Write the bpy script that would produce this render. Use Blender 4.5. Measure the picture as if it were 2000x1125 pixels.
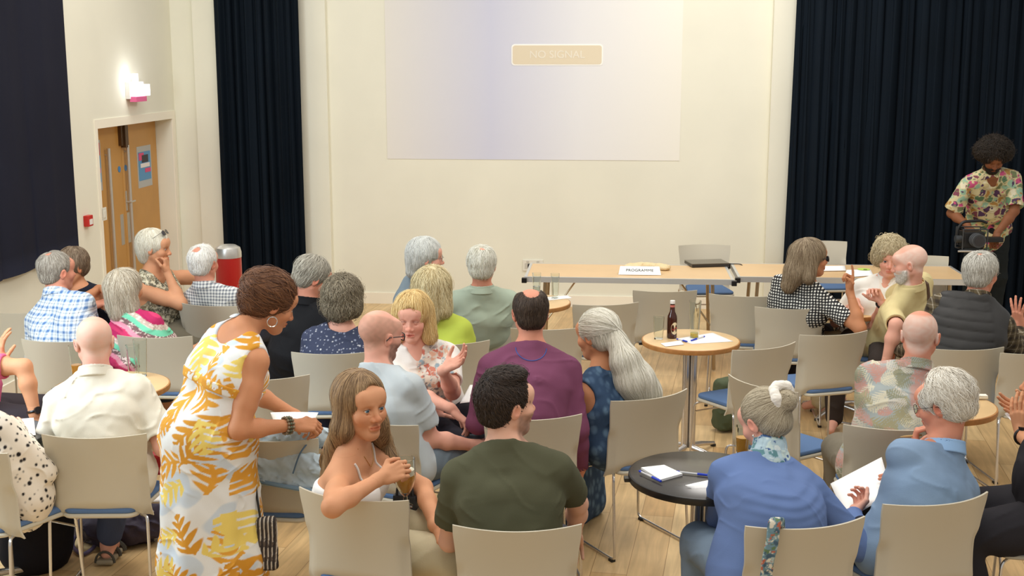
import bpy, math, random
import numpy as np
from math import sin, cos, radians, pi
for o in list(bpy.data.objects): bpy.data.objects.remove(o)
SC = bpy.context.scene
COL = SC.collection
# ---------------------------------------------------------------- camera, world, lights, exposure
F, PITCH, H = 2400.0, radians(10.6), 2.40
cam = bpy.data.cameras.new('camera'); cam.sensor_width = 36; cam.lens = F/2000*36; cam.clip_end = 100
camo = bpy.data.objects.new('camera', cam); COL.objects.link(camo)
camo.location = (0, 0, H); camo.rotation_euler = (pi/2-PITCH, 0, 0)
SC.camera = camo
SC.view_settings.view_transform = 'Standard'; SC.view_settings.look = 'None'
SC.view_settings.gamma = 1; SC.view_settings.use_curve_mapping = False
SC.view_settings.exposure = 0.16
wd = bpy.data.worlds.new('world'); SC.world = wd; wd.use_nodes = True
wd.node_tree.nodes['Background'].inputs[0].default_value = (1.0, .99, .965, 1)
wd.node_tree.nodes['Background'].inputs[1].default_value = 0.50
def area(name, loc, target, size, power, color):
    l = bpy.data.lights.new(name, 'AREA'); l.shape = 'RECTANGLE'; l.size, l.size_y = size
    l.energy = power; l.color = color
    o = bpy.data.objects.new(name, l); COL.objects.link(o); o.location = loc
    d = np.array(target, float)-np.array(loc, float)
    import mathutils
    o.rotation_euler = mathutils.Vector(d).to_track_quat('-Z', 'Y').to_euler()
    return o
area('ceiling_lamp', (-2.0, 6.0, 4.6), (-2.0, 6.0, 0), (1.6, 1.6), 70, (1, .96, .90))
area('ceiling_lamp', (2.4, 6.0, 4.6), (2.4, 6.0, 0), (1.6, 1.6), 62, (1, .95, .88))
area('ceiling_lamp', (-2.2, 9.6, 4.6), (-2.2, 9.8, 0), (1.4, 1.4), 40, (1, .96, .90))
area('ceiling_lamp', (1.9, 9.6, 4.6), (1.9, 9.9, 0), (1.4, 1.4), 78, (1, .96, .91))
area('ceiling_lamp', (0.0, 3.0, 4.6), (0.0, 3.4, 0), (1.8, 1.8), 62, (1, .95, .88))
area('side_daylight_fill', (-3.75, 5.0, 2.2), (-2.2, 7.4, .6), (1.4, 1.4), 105, (.72, .87, 1.0))  # cool daylight lamp added for the left chair backs; no window is built
# ---------------------------------------------------------------- pixel helpers (set-out only)
CP, SP = cos(PITCH), sin(PITCH)
def G(px, py, h=0.0):
    """point at height h whose picture falls on (px,py)"""
    dx, dy = (px-1000)/F, (562.5-py)/F
    d = np.array([dx, CP+dy*SP, -SP+dy*CP])
    t = (h-H)/d[2]
    return np.array([0, 0, H])+d*t
def PX(p):
    v = np.asarray(p, float)-np.array([0, 0, H]); z = v[1]*CP-v[2]*SP; u = v[1]*SP+v[2]*CP
    return round(1000+F*v[0]/z), round(562.5-F*u/z)
def GY(px, py, Y):
    dx, dy = (px-1000)/F, (562.5-py)/F
    d = np.array([dx, CP+dy*SP, -SP+dy*CP])
    return np.array([0, 0, H])+d*(Y/d[1])
# room frame: the hall is turned a little against the view
RA = radians(-4.8)
RU = np.array([cos(RA), sin(RA), 0]); RV = np.array([-sin(RA), cos(RA), 0]); R0 = np.array([0, 11.89, 0])
def RM(u, v, z=0): return R0+RU*u+RV*v+np.array([0, 0, z])
def on_wall(px, py, v=0.0):
    """hit of the pixel's ray with the plane parallel to the back wall at offset v"""
    dx, dy = (px-1000)/F, (562.5-py)/F
    d = np.array([dx, CP+dy*SP, -SP+dy*CP]); o = np.array([0, 0, H])
    t = ((R0-o)@RV+v)/(d@RV); p = o+d*t
    return (p-R0)@RU, p[2]
# ---------------------------------------------------------------- small maths
def V(*a): return np.array(a, float)
def nrm(v):
    v = np.asarray(v, float); n = np.linalg.norm(v); return v/n if n > 1e-9 else v
def rz(a): a = radians(a); return np.array([[cos(a), -sin(a), 0], [sin(a), cos(a), 0], [0, 0, 1.]])
def rx(a): a = radians(a); return np.array([[1., 0, 0], [0, cos(a), -sin(a)], [0, sin(a), cos(a)]])
def ry(a): a = radians(a); return np.array([[cos(a), 0, sin(a)], [0, 1., 0], [-sin(a), 0, cos(a)]])
rng = np.random.default_rng(7)
# ---------------------------------------------------------------- materials
MATS = {}
def lin(c):
    return tuple(((x/255)/12.92 if x/255 <= .04045 else ((x/255+.055)/1.055)**2.4) for x in c[:3])
def mat(name, col, rough=.6, metal=0., bump=0., bscale=200., vary=0., vscale=8., trans=0., ior=1.45, emit=0., sheen=0., sss=0., alpha=1., spec=.5):
    if name in MATS: return MATS[name]
    m = bpy.data.materials.new(name); m.use_nodes = True; nt = m.node_tree; b = nt.nodes['Principled BSDF']
    c = (*lin(col), 1)
    b.inputs['Base Color'].default_value = c; b.inputs['Roughness'].default_value = rough
    b.inputs['Metallic'].default_value = metal; b.inputs['Transmission Weight'].default_value = trans
    b.inputs['IOR'].default_value = ior; b.inputs['Specular IOR Level'].default_value = spec
    if sheen: b.inputs['Sheen Weight'].default_value = sheen; b.inputs['Sheen Tint'].default_value = c
    if sss:
        b.inputs['Subsurface Weight'].default_value = sss; b.inputs['Subsurface Radius'].default_value = (.012, .004, .002)
        b.inputs['Subsurface Scale'].default_value = 1.
    if emit: b.inputs['Emission Color'].default_value = c; b.inputs['Emission Strength'].default_value = emit
    tc = nt.nodes.new('ShaderNodeTexCoord')
    if vary:
        n = nt.nodes.new('ShaderNodeTexNoise'); n.inputs['Scale'].default_value = vscale; n.inputs['Detail'].default_value = 4
        nt.links.new(tc.outputs['Object'], n.inputs['Vector'])
        h = nt.nodes.new('ShaderNodeHueSaturation'); h.inputs['Color'].default_value = c
        mr = nt.nodes.new('ShaderNodeMapRange'); mr.inputs['To Min'].default_value = 1-vary; mr.inputs['To Max'].default_value = 1+vary
        mr.inputs['From Min'].default_value = .3; mr.inputs['From Max'].default_value = .7
        nt.links.new(n.outputs['Fac'], mr.inputs['Value']); nt.links.new(mr.outputs[0], h.inputs['Value'])
        nt.links.new(h.outputs[0], b.inputs['Base Color'])
    if bump:
        n2 = nt.nodes.new('ShaderNodeTexNoise'); n2.inputs['Scale'].default_value = bscale; n2.inputs['Detail'].default_value = 3
        nt.links.new(tc.outputs['Object'], n2.inputs['Vector'])
        bp = nt.nodes.new('ShaderNodeBump'); bp.inputs['Strength'].default_value = bump; bp.inputs['Distance'].default_value = .004
        nt.links.new(n2.outputs['Fac'], bp.inputs['Height']); nt.links.new(bp.outputs[0], b.inputs['Normal'])
    MATS[name] = m; return m
def vmat(name, rough=.8, bump=.15, bscale=350., sheen=0., spec=.3):
    """colour read from the mesh's own procedural colour layer"""
    if name in MATS: return MATS[name]
    m = mat(name, (200, 200, 200), rough, bump=bump, bscale=bscale, sheen=sheen, spec=spec)
    nt = m.node_tree; a = nt.nodes.new('ShaderNodeAttribute'); a.attribute_name = 'Col'
    nt.links.new(a.outputs['Color'], nt.nodes['Principled BSDF'].inputs['Base Color'])
    return m
# ---------------------------------------------------------------- meshes and tagging
def mk(name, verts, faces, m=None, parent=None, smooth=True, cols=None, mats=None, fm=None):
    me = bpy.data.meshes.new(name)
    verts = np.asarray(verts, np.float32)
    if isinstance(faces, np.ndarray) and faces.ndim == 2:
        nf, k = faces.shape
        me.vertices.add(len(verts)); me.vertices.foreach_set('co', verts.ravel())
        me.loops.add(nf*k); me.loops.foreach_set('vertex_index', faces.astype(np.int32).ravel())
        me.polygons.add(nf); me.polygons.foreach_set('loop_start', np.arange(0, nf*k, k, dtype=np.int32))
        me.polygons.foreach_set('loop_total', np.full(nf, k, np.int32))
        me.update(calc_edges=True)
    else:
        me.from_pydata([tuple(map(float, v)) for v in verts], [], [tuple(int(i) for i in f) for f in faces])
    for mm in (mats or ([m] if m else [])): me.materials.append(mm)
    if fm is not None: me.polygons.foreach_set('material_index', np.asarray(fm, np.int32))
    if smooth: me.polygons.foreach_set('use_smooth', np.ones(len(me.polygons), bool))
    if cols is not None:
        ca = me.color_attributes.new('Col', 'FLOAT_COLOR', 'POINT')
        c4 = np.ones((len(verts), 4), np.float32); c4[:, :3] = cols; ca.data.foreach_set('color', c4.ravel())
    me.update()
    o = bpy.data.objects.new(name, me); COL.objects.link(o)
    if parent is not None: o.parent = parent
    return o
def empty(name, loc=(0, 0, 0), rot=0.):
    o = bpy.data.objects.new(name, None); COL.objects.link(o); o.empty_display_size = .1
    o.location = tuple(map(float, loc)); o.rotation_euler = (0, 0, rot); return o
def tag(o, label=None, cat=None, group=None, kind=None):
    if label: o['label'] = label
    if cat: o['category'] = cat
    if group: o['group'] = group
    if kind: o['kind'] = kind
    return o
class MB:
    def __init__(s): s.v = []; s.f = []
    def add(s, v, f):
        n = len(s.v); s.v += [tuple(map(float, p)) for p in v]; s.f += [tuple(int(i)+n for i in q) for q in f]; return s
    def box(s, lo, hi, R=None, t=None, bev=0.):
        lo, hi = np.array(lo, float), np.array(hi, float)
        if bev <= 0:
            P = [(x, y, z) for x in (lo[0], hi[0]) for y in (lo[1], hi[1]) for z in (lo[2], hi[2])]
            fs = [(0, 1, 3, 2), (4, 6, 7, 5), (0, 4, 5, 1), (2, 3, 7, 6), (0, 2, 6, 4), (1, 5, 7, 3)]
        else:
            import bmesh
            bm = bmesh.new(); bmesh.ops.create_cube(bm, size=1)
            for v in bm.verts:
                v.co.x = lo[0] if v.co.x < 0 else hi[0]; v.co.y = lo[1] if v.co.y < 0 else hi[1]; v.co.z = lo[2] if v.co.z < 0 else hi[2]
            bmesh.ops.bevel(bm, geom=bm.edges[:]+bm.verts[:], offset=bev, segments=2, profile=.6, affect='EDGES')
            bm.verts.ensure_lookup_table()
            P = [tuple(v.co) for v in bm.verts]; fs = [tuple(v.index for v in f.verts) for f in bm.faces]; bm.free()
        P = np.array(P)
        if R is not None: P = P@np.array(R).T
        if t is not None: P = P+np.array(t)
        return s.add(P, fs)
    def tube(s, pts, r, n=8, closed=False, caps=True):
        pts = [np.array(p, float) for p in pts]; m = len(pts); rs = r if hasattr(r, '__len__') else [r]*m
        vs = []; prev = None
        for i, p in enumerate(pts):
            if closed: t = nrm(pts[(i+1) % m]-pts[i-1])
            else: t = nrm(pts[min(i+1, m-1)]-pts[max(i-1, 0)])
            if prev is None:
                a = V(0, 0, 1) if abs(t[2]) < .9 else V(1, 0, 0); u = nrm(np.cross(t, a))
            else: u = nrm(prev-t*(prev@t))
            prev = u; w = np.cross(t, u)
            for j in range(n):
                q = 2*pi*j/n; vs.append(p+(u*cos(q)+w*sin(q))*rs[i])
        fs = []
        for i in range(m if closed else m-1):
            for j in range(n):
                a, b = i*n+j, i*n+(j+1) % n; i2 = (i+1) % m
                fs.append((a, b, i2*n+(j+1) % n, i2*n+j))
        if not closed and caps: fs += [tuple(range(n-1, -1, -1)), tuple(range((m-1)*n, m*n))]
        return s.add(vs, fs)
    def lathe(s, prof, n=24, c=(0, 0, 0), cap=True):
        vs = []
        for r, z in prof:
            for j in range(n): q = 2*pi*j/n; vs.append((c[0]+r*cos(q), c[1]+r*sin(q), c[2]+z))
        fs = []
        for i in range(len(prof)-1):
            for j in range(n):
                a, b = i*n+j, i*n+(j+1) % n; fs.append((a, b, b+n, a+n))
        if cap: fs += [tuple(range(n-1, -1, -1)), tuple(range((len(prof)-1)*n, len(prof)*n))]
        return s.add(vs, fs)
    def build(s, name, m=None, parent=None, smooth=False, auto=True):
        o = mk(name, s.v, s.f, m, parent, smooth=smooth)
        if smooth and auto:
            try: o.data.set_sharp_from_angle(angle=radians(38))
            except Exception: pass
        return o
def smoothpath(pts, n=6):
    """Catmull-Rom through pts"""
    P = [np.array(p, float) for p in pts]; P = [2*P[0]-P[1]]+P+[2*P[-1]-P[-2]]; out = []
    for i in range(1, len(P)-2):
        for j in range(n):
            t = j/n; a, b, c, d = P[i-1:i+3]
            out.append(.5*((2*b)+(-a+c)*t+(2*a-5*b+4*c-d)*t*t+(-a+3*b-3*c+d)*t**3))
    out.append(P[-2]); return out
def bend(pts, r, n=5):
    """polyline with rounded corners"""
    P = [np.array(p, float) for p in pts]; out = [P[0]]
    for i in range(1, len(P)-1):
        a, b = nrm(P[i-1]-P[i]), nrm(P[i+1]-P[i]); rr = min(r, .45*np.linalg.norm(P[i-1]-P[i]), .45*np.linalg.norm(P[i+1]-P[i]))
        A, B = P[i]+a*rr, P[i]+b*rr
        for j in range(n+1):
            t = j/n; out.append((1-t)**2*A+2*t*(1-t)*P[i]+t*t*B)
    out.append(P[-1]); return out
# ---------------------------------------------------------------- implicit surfaces
def C(a, b, ra, rb=None, k=.02, op='u'): return ('c', np.array(a, float), np.array(b, float), ra, ra if rb is None else rb, op, k)
def E(c, r, R=None, k=.02, op='u'): return ('e', np.array(c, float), np.array(r, float), np.eye(3) if R is None else np.array(R, float), op, k)
def PL(p, n, k=.01, op='i'): return ('p', np.array(p, float), nrm(n), op, k)
def BX(c, h, R=None, rr=.005, k=.005, op='u'): return ('b', np.array(c, float), np.array(h, float), np.eye(3) if R is None else np.array(R, float), rr, op, k)
def xf(pr, R, t, s=1.):
    out = []
    for p in pr:
        if p[0] == 'c': out.append(('c', R@p[1]*s+t, R@p[2]*s+t, p[3]*s, p[4]*s, p[5], p[6]*s))
        elif p[0] == 'e': out.append(('e', R@p[1]*s+t, p[2]*s, R@p[3], p[4], p[5]*s))
        elif p[0] == 'p': out.append(('p', R@p[1]*s+t, R@p[2], p[3], p[4]*s))
        else: out.append(('b', R@p[1]*s+t, p[2]*s, R@p[3], p[4]*s, p[5], p[6]*s))
    return out
def grow(pr, g):
    out = []
    for p in pr:
        if p[0] == 'c': out.append(('c', p[1], p[2], p[3]+g, p[4]+g, p[5], p[6]))
        elif p[0] == 'e': out.append(('e', p[1], p[2]+g, p[3], p[4], p[5]))
        elif p[0] == 'b': out.append(('b', p[1], p[2]+g, p[3], p[4]+g, p[5], p[6]))
        else: out.append(p)
    return out
def dist(p, P):
    if p[0] == 'c':
        ba = (p[2]-p[1]).astype(np.float32); pa = P-p[1].astype(np.float32)
        h = np.clip(pa@ba/max(ba@ba, 1e-12), 0, 1)
        d = pa-h[:, None]*ba
        return np.sqrt((d*d).sum(1))-(p[3]+(p[4]-p[3])*h)
    if p[0] == 'e':
        q = (P-p[1].astype(np.float32))@p[3].astype(np.float32)/p[2].astype(np.float32)
        k0 = np.sqrt((q*q).sum(1))+1e-6; q2 = q/p[2].astype(np.float32); k1 = np.sqrt((q2*q2).sum(1))+1e-6
        return k0*(k0-1)/k1
    if p[0] == 'p': return (P-p[1].astype(np.float32))@p[2].astype(np.float32)
    q = np.abs((P-p[1].astype(np.float32))@p[3].astype(np.float32))-(p[2]-p[4]).astype(np.float32)
    return np.sqrt((np.maximum(q, 0)**2).sum(1))+np.minimum(q.max(1), 0)-p[4]
def comb(v, d, op, k):
    if op == 'u':
        h = np.clip(.5+.5*(d-v)/k, 0, 1); return d+(v-d)*h-k*h*(1-h)
    if op == 's': d = -d
    h = np.clip(.5-.5*(d-v)/k, 0, 1); return d+(v-d)*h+k*h*(1-h)
def bs(p):
    if p[0] == 'c': return (p[1]+p[2])/2, np.linalg.norm(p[1]-p[2])/2+max(p[3], p[4])
    if p[0] == 'e': return p[1], max(p[2])
    if p[0] == 'b': return p[1], float(np.linalg.norm(p[2]))
    return None, 1e9
def opk(p): return p[-2], p[-1]
def ev(pr, P):
    P = P.astype(np.float32); v = np.full(len(P), .3, np.float32)
    for p in pr:
        op, k = opk(p); v = comb(v, dist(p, P), op, max(k, 1e-4))
    return v
def grad(pr, P, e=.002):
    v = ev(pr, P); g = np.empty_like(P)
    for i in range(3):
        Q = P.copy(); Q[:, i] += e; g[:, i] = (ev(pr, Q)-v)/e
    n = np.sqrt((g*g).sum(1, keepdims=True))+1e-6
    return v, g/n
def sdf_mesh(pr, lo, hi, res, disp=None, B=6):
    lo = np.array(lo, float); hi = np.array(hi, float)
    nb = np.maximum(np.ceil((hi-lo)/(res*B)).astype(int), 1)
    N = nb*B+1
    bc = np.stack(np.meshgrid(*[lo[i]+(np.arange(nb[i])+.5)*B*res for i in range(3)], indexing='ij'), -1).reshape(-1, 3).astype(np.float32)
    rad = B*res*.87
    cv = ev(pr, bc); act = np.where(np.abs(cv) < rad*1.15+.012)[0]
    Vg = np.full(tuple(N), .3, np.float32)
    sgn = cv.reshape(nb)
    # blocks away from the surface take the sign of their centre
    big = np.repeat(np.repeat(np.repeat(np.sign(sgn), B, 0), B, 1), B, 2).astype(np.float32)*.3
    Vg[:-1, :-1, :-1] = big
    if len(act) == 0: return np.zeros((0, 3)), np.zeros((0, 4), int)
    bi = np.stack(np.unravel_index(act, nb), -1)
    off = np.stack(np.meshgrid(*[np.arange(B+1)]*3, indexing='ij'), -1).reshape(-1, 3)
    idx = (bi[:, None, :]*B+off[None]).reshape(-1, 3)
    P = (lo+idx*res).astype(np.float32); v = np.full(len(P), .3, np.float32); nper = len(off)
    bcen = bc[act]
    for p in pr:
        op, k = opk(p); k = max(k, 1e-4); c, r = bs(p)
        if c is None: sel = slice(None)
        else:
            mb = np.sqrt(((bcen-c.astype(np.float32))**2).sum(1)) < r+rad+k+.02
            if not mb.any(): continue
            sel = np.repeat(mb, nper)
        v[sel] = comb(v[sel], dist(p, P[sel]), op, k)
    if disp is not None: v = v+disp(P).astype(np.float32)
    Vg[idx[:, 0], idx[:, 1], idx[:, 2]] = v
    Vg[0] = Vg[-1] = .3; Vg[:, 0] = Vg[:, -1] = .3; Vg[:, :, 0] = Vg[:, :, -1] = .3
    return snet(Vg, lo, res)
def snet(Vg, lo, res):
    s = Vg < 0
    c = np.zeros(tuple(np.array(s.shape)-1), np.int8)
    for dx in (0, 1):
        for dy in (0, 1):
            for dz in (0, 1):
                c += s[dx:s.shape[0]-1+dx, dy:s.shape[1]-1+dy, dz:s.shape[2]-1+dz]
    ac = np.argwhere((c > 0) & (c < 8))
    if len(ac) == 0: return np.zeros((0, 3)), np.zeros((0, 4), int)
    ids = np.full(c.shape, -1, np.int64); ids[ac[:, 0], ac[:, 1], ac[:, 2]] = np.arange(len(ac))
    acc = np.zeros((len(ac), 3)); cnt = np.zeros(len(ac))
    cor = [(0, 0, 0), (1, 0, 0), (0, 1, 0), (1, 1, 0), (0, 0, 1), (1, 0, 1), (0, 1, 1), (1, 1, 1)]
    vals = [Vg[ac[:, 0]+a, ac[:, 1]+b, ac[:, 2]+d] for a, b, d in cor]
    for a, b in ((0, 1), (2, 3), (4, 5), (6, 7), (0, 2), (1, 3), (4, 6), (5, 7), (0, 4), (1, 5), (2, 6), (3, 7)):
        va, vb = vals[a], vals[b]; m = (va < 0) != (vb < 0)
        t = np.where(m, va/np.where(m, va-vb, 1), 0)
        A, Bc = np.array(cor[a], float), np.array(cor[b], float)
        acc += np.where(m[:, None], A+(Bc-A)*t[:, None], 0); cnt += m
    verts = (ac+acc/cnt[:, None])*res+lo
    quads = []
    n0, n1, n2 = s.shape
    for ax in range(3):
        sl0 = [slice(1, -1)]*3; sl1 = [slice(1, -1)]*3
        sl0[ax] = slice(0, -1); sl1[ax] = slice(1, None)
        d = s[tuple(sl0)] != s[tuple(sl1)]
        e = np.argwhere(d)
        if len(e) == 0: continue
        offv = np.ones(3, int); offv[ax] = 0; e = e+offv
        b1, b2 = [i for i in range(3) if i != ax]
        o1 = np.zeros(3, int); o1[b1] = 1; o2 = np.zeros(3, int); o2[b2] = 1
        q = [e-o1-o2, e-o2, e, e-o1]
        qi = np.stack([ids[k[:, 0], k[:, 1], k[:, 2]] for k in q], 1)
        ins = s[e[:, 0], e[:, 1], e[:, 2]]
        if ax == 1: ins = ~ins
        qi = np.where(ins[:, None], qi, qi[:, ::-1])
        quads.append(qi)
    Q = np.concatenate(quads); Q = Q[(Q >= 0).all(1)]
    return verts, Q
def join(parts):
    vs, qs, n = [], [], 0
    for v, q in parts:
        if len(v) == 0: continue
        vs.append(v); qs.append(q+n); n += len(v)
    return np.concatenate(vs), np.concatenate(qs)
def bbox(pr, pad=.03):
    lo = V(9, 9, 9); hi = -lo
    for p in pr:
        if opk(p)[0] != 'u': continue
        if p[0] == 'c':
            for q, r in ((p[1], p[3]), (p[2], p[4])): lo = np.minimum(lo, q-r); hi = np.maximum(hi, q+r)
        elif p[0] == 'e':
            e = np.sqrt(((p[3]*p[2])**2).sum(1)); lo = np.minimum(lo, p[1]-e); hi = np.maximum(hi, p[1]+e)
        elif p[0] == 'b':
            e = np.abs(p[3])@p[2]; lo = np.minimum(lo, p[1]-e); hi = np.maximum(hi, p[1]+e)
    return lo-pad, hi+pad
def wob(P, f=9., sd=0.):
    x, y, z = P[:, 0]*f+sd, P[:, 1]*f+sd*1.7, P[:, 2]*f-sd
    return .5*(np.sin(x*1.3+2.1*np.sin(z*.9+sd)+1.3*np.sin(y*1.1))*np.cos(z*1.1+1.6*np.sin(x*.7+y))+np.sin(y*1.7+x*.6+1.9*np.sin(z*1.4)))
def folds(amp, sd=0., f=9.):
    """cloth creases: ridged, drifting"""
    def g(P):
        w = wob(P, f, sd); w2 = wob(P[:, [2, 0, 1]], f*1.9, sd+3)
        r = 1-np.abs(np.sin(P[:, 2]*f*2.2+P[:, 0]*f*1.3*np.sin(sd+1)+3*w)); 
        w3 = wob(P[:, [1, 2, 0]], f*3.6, sd+5)
        return amp*(.7*w+.45*w2-1.3*r**3*np.clip(w2+.35, 0, 1)+.22*w3)
    return g
# ---------------------------------------------------------------- people
def head_prims(fem=False, jaw=1., nose=1., old=0., closed=False, talk=False):
    w = .96 if fem else 1.
    p = [E((0, -.018, .035), (.077*w, .096, .083)),
         E((0, .025, -.02), (.064*w-(.004 if fem else 0), .068, .088), k=.03),
         C((-.028*w, .062, .042), (.028*w, .062, .042), .034, k=.03),
         C((0, .056, -.098*jaw), (0, .068, -.094*jaw), .022, .019, k=.028)]
    for s in (-1, 1):
        p += [C((s*(.053 if not fem else .045), .0, -.05), (s*(.02 if not fem else .013), .058, -.098*jaw), .017, .015 if not fem else .013, k=.024),
              C((s*.014, .083, .019), (s*.044*w, .073, .018), .009, .008, k=.014),
              E((s*.043*w, .06, -.028), (.021, .021, .02), k=.03)]
    for s in (-1, 1):
        p.append(E((s*.0315*w, .097, .000), (.018, .017, .0125), k=.012, op='s'))
    p += [C((0, .085, .010), (0, .103*nose, -.028), .0075, .0095, k=.012), C((0, .104*nose, -.033), (0, .106*nose, -.034), .0098 if fem else .0115, k=.008)]
    for s in (-1, 1): p += [E((s*.0125, .096, -.037), (.0085, .0105, .008), k=.006), E((s*.007, .104, -.0455), (.0035, .005, .004), k=.003, op='s')]
    p += [C((-.02, .083, -.0655), (-.005, .0935, -.0605), .0046, .0054, k=.006), C((.02, .083, -.0655), (.005, .0935, -.0605), .0046, .0054, k=.006),
          C((-.016, .084, -.0725), (.016, .084, -.0725), .0060, k=.006), C((-.008, .090, -.0725), (.008, .090, -.0725), .0054, k=.006),
          C((-.023, .088, -.0672), (.023, .088, -.0672), .0014, k=.003, op='s'), C((-.012, .097, -.0670), (.012, .097, -.0670), .002, k=.003, op='s'),
          E((0, .093, -.083), (.018, .008, .0035), k=.006, op='s')]
    for s in (-1, 1):
        # lids, then the opening
        p.append(E((s*.0315*w, .0755, .0005), (.0142, .0142, .0142), k=.004))
        if closed: p.append(C((s*.0315*w-.011, .0885, -.004), (s*.0315*w+.011, .0885, -.004), .0009, k=.002, op='s'))
        else: p += [E((s*.0315*w, .091, -.0008), (.0125, .014, .0048 if not fem else .0042), k=.002, op='s')]
        Re = rz(s*-18)@ry(s*6)@rx(-12)
        p += [E((s*.081*w, -.006, -.008), (.0075, .019, .031), Re, k=.008), E((s*.090*w, -.002, -.004), (.006, .011, .017), Re, k=.004, op='s')]
    if talk: p.append(E((0, .097, -.0685), (.012, .014, .0055), k=.003, op='s'))
    if old:
        for s in (-1, 1): p += [C((s*.018, .097, -.045), (s*.033, .078, -.078), .0016, k=.006, op='s'), C((s*.02, .087, -.016), (s*.042, .076, -.014), .0015, k=.005, op='s')]
    return p
def hand_prims(W, d, n, side, curl=.5, spread=.12, sc=1., thumb=.5, pose=None):
    """W wrist, d pointing direction, n palm normal (out of the palm); side=+1 puts the thumb on cross(d,n)"""
    d = nrm(d); n = nrm(np.asarray(n, float)-d*(np.asarray(n, float)@d)); l = np.cross(d, n)*side
    P = lambda a, b, c: W+(d*a+l*b+n*c)*sc
    pr = [C(P(-.02, 0, 0), P(.02, .006, 0), .024*sc, .023*sc, k=.02)]
    ks = [(.088, .030), (.092, .010), (.088, -.010), (.080, -.029)]
    ln = [(.042, .025, .021), (.046, .029, .022), (.043, .027, .021), (.034, .021, .019)]
    for a, b in ks: pr.append(C(P(.012, b*.55, .002), P(a, b, -.002), .0135*sc, .0112*sc, k=.010))
    pr.append(C(P(.02, .02, .006), P(.045, .03, .008), .014*sc, .013*sc, k=.012))
    pr.append(C(P(.02, -.02, .006), P(.05, -.024, .006), .012*sc, .011*sc, k=.012))
    for i, ((a, b), L) in enumerate(zip(ks, ln)):
        c = curl if not hasattr(curl, '__len__') else curl[i]
        p = P(a, b, -.002); ang = 0.; sp = spread*(1.5-i)*.6
        for j, (ll, r) in enumerate(zip(L, (.0092, .0083, .0074))):
            ang += c*(1.15, 1.5, .9)[j]
            dd = (d*cos(ang)+n*sin(ang)); dd = dd*cos(sp)+l*sin(sp)*(1 if c < .7 else .3)
            q = p+dd*ll*sc; pr.append(C(p, q, r*sc, r*.92*sc, k=.0035)); p = q
    b0 = P(.022, .026, .008); t1 = nrm(d*.65+l*.75+n*.25); q1 = b0+t1*.045*sc
    t2 = nrm(d*(1-.3*thumb)+l*(.35-.5*thumb)+n*(.2+.6*thumb)); q2 = q1+t2*.033*sc; q3 = q2+nrm(t2+n*.2*thumb-l*.2*thumb)*.026*sc
    pr += [C(b0, q1, .0145*sc, .011*sc, k=.010), C(q1, q2, .0105*sc, .0095*sc, k=.004), C(q2, q3, .0095*sc, .008*sc, k=.004)]
    return pr
def ik(S, T, l1, l2, hint):
    v = T-S; d = np.linalg.norm(v)
    if d > (l1+l2)*.995: T = S+v/d*(l1+l2)*.995; v = T-S; d = np.linalg.norm(v)
    if d < abs(l1-l2)+.03: d = abs(l1-l2)+.03
    a = (l1*l1-l2*l2+d*d)/(2*d); h = math.sqrt(max(l1*l1-a*a, 0)); u = v/np.linalg.norm(v)
    w = nrm(np.asarray(hint, float)-u*(np.asarray(hint, float)@u))
    return S+u*a+w*h, T
SKINS = dict(fair=(222, 172, 146), pink=(226, 168, 146), tan=(196, 136, 98), warm=(208, 150, 112), brown=(132, 84, 56), ruddy=(210, 144, 118))
def skin_mat(k): return vmat('skin', .6, .08, 260, spec=.25)
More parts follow.
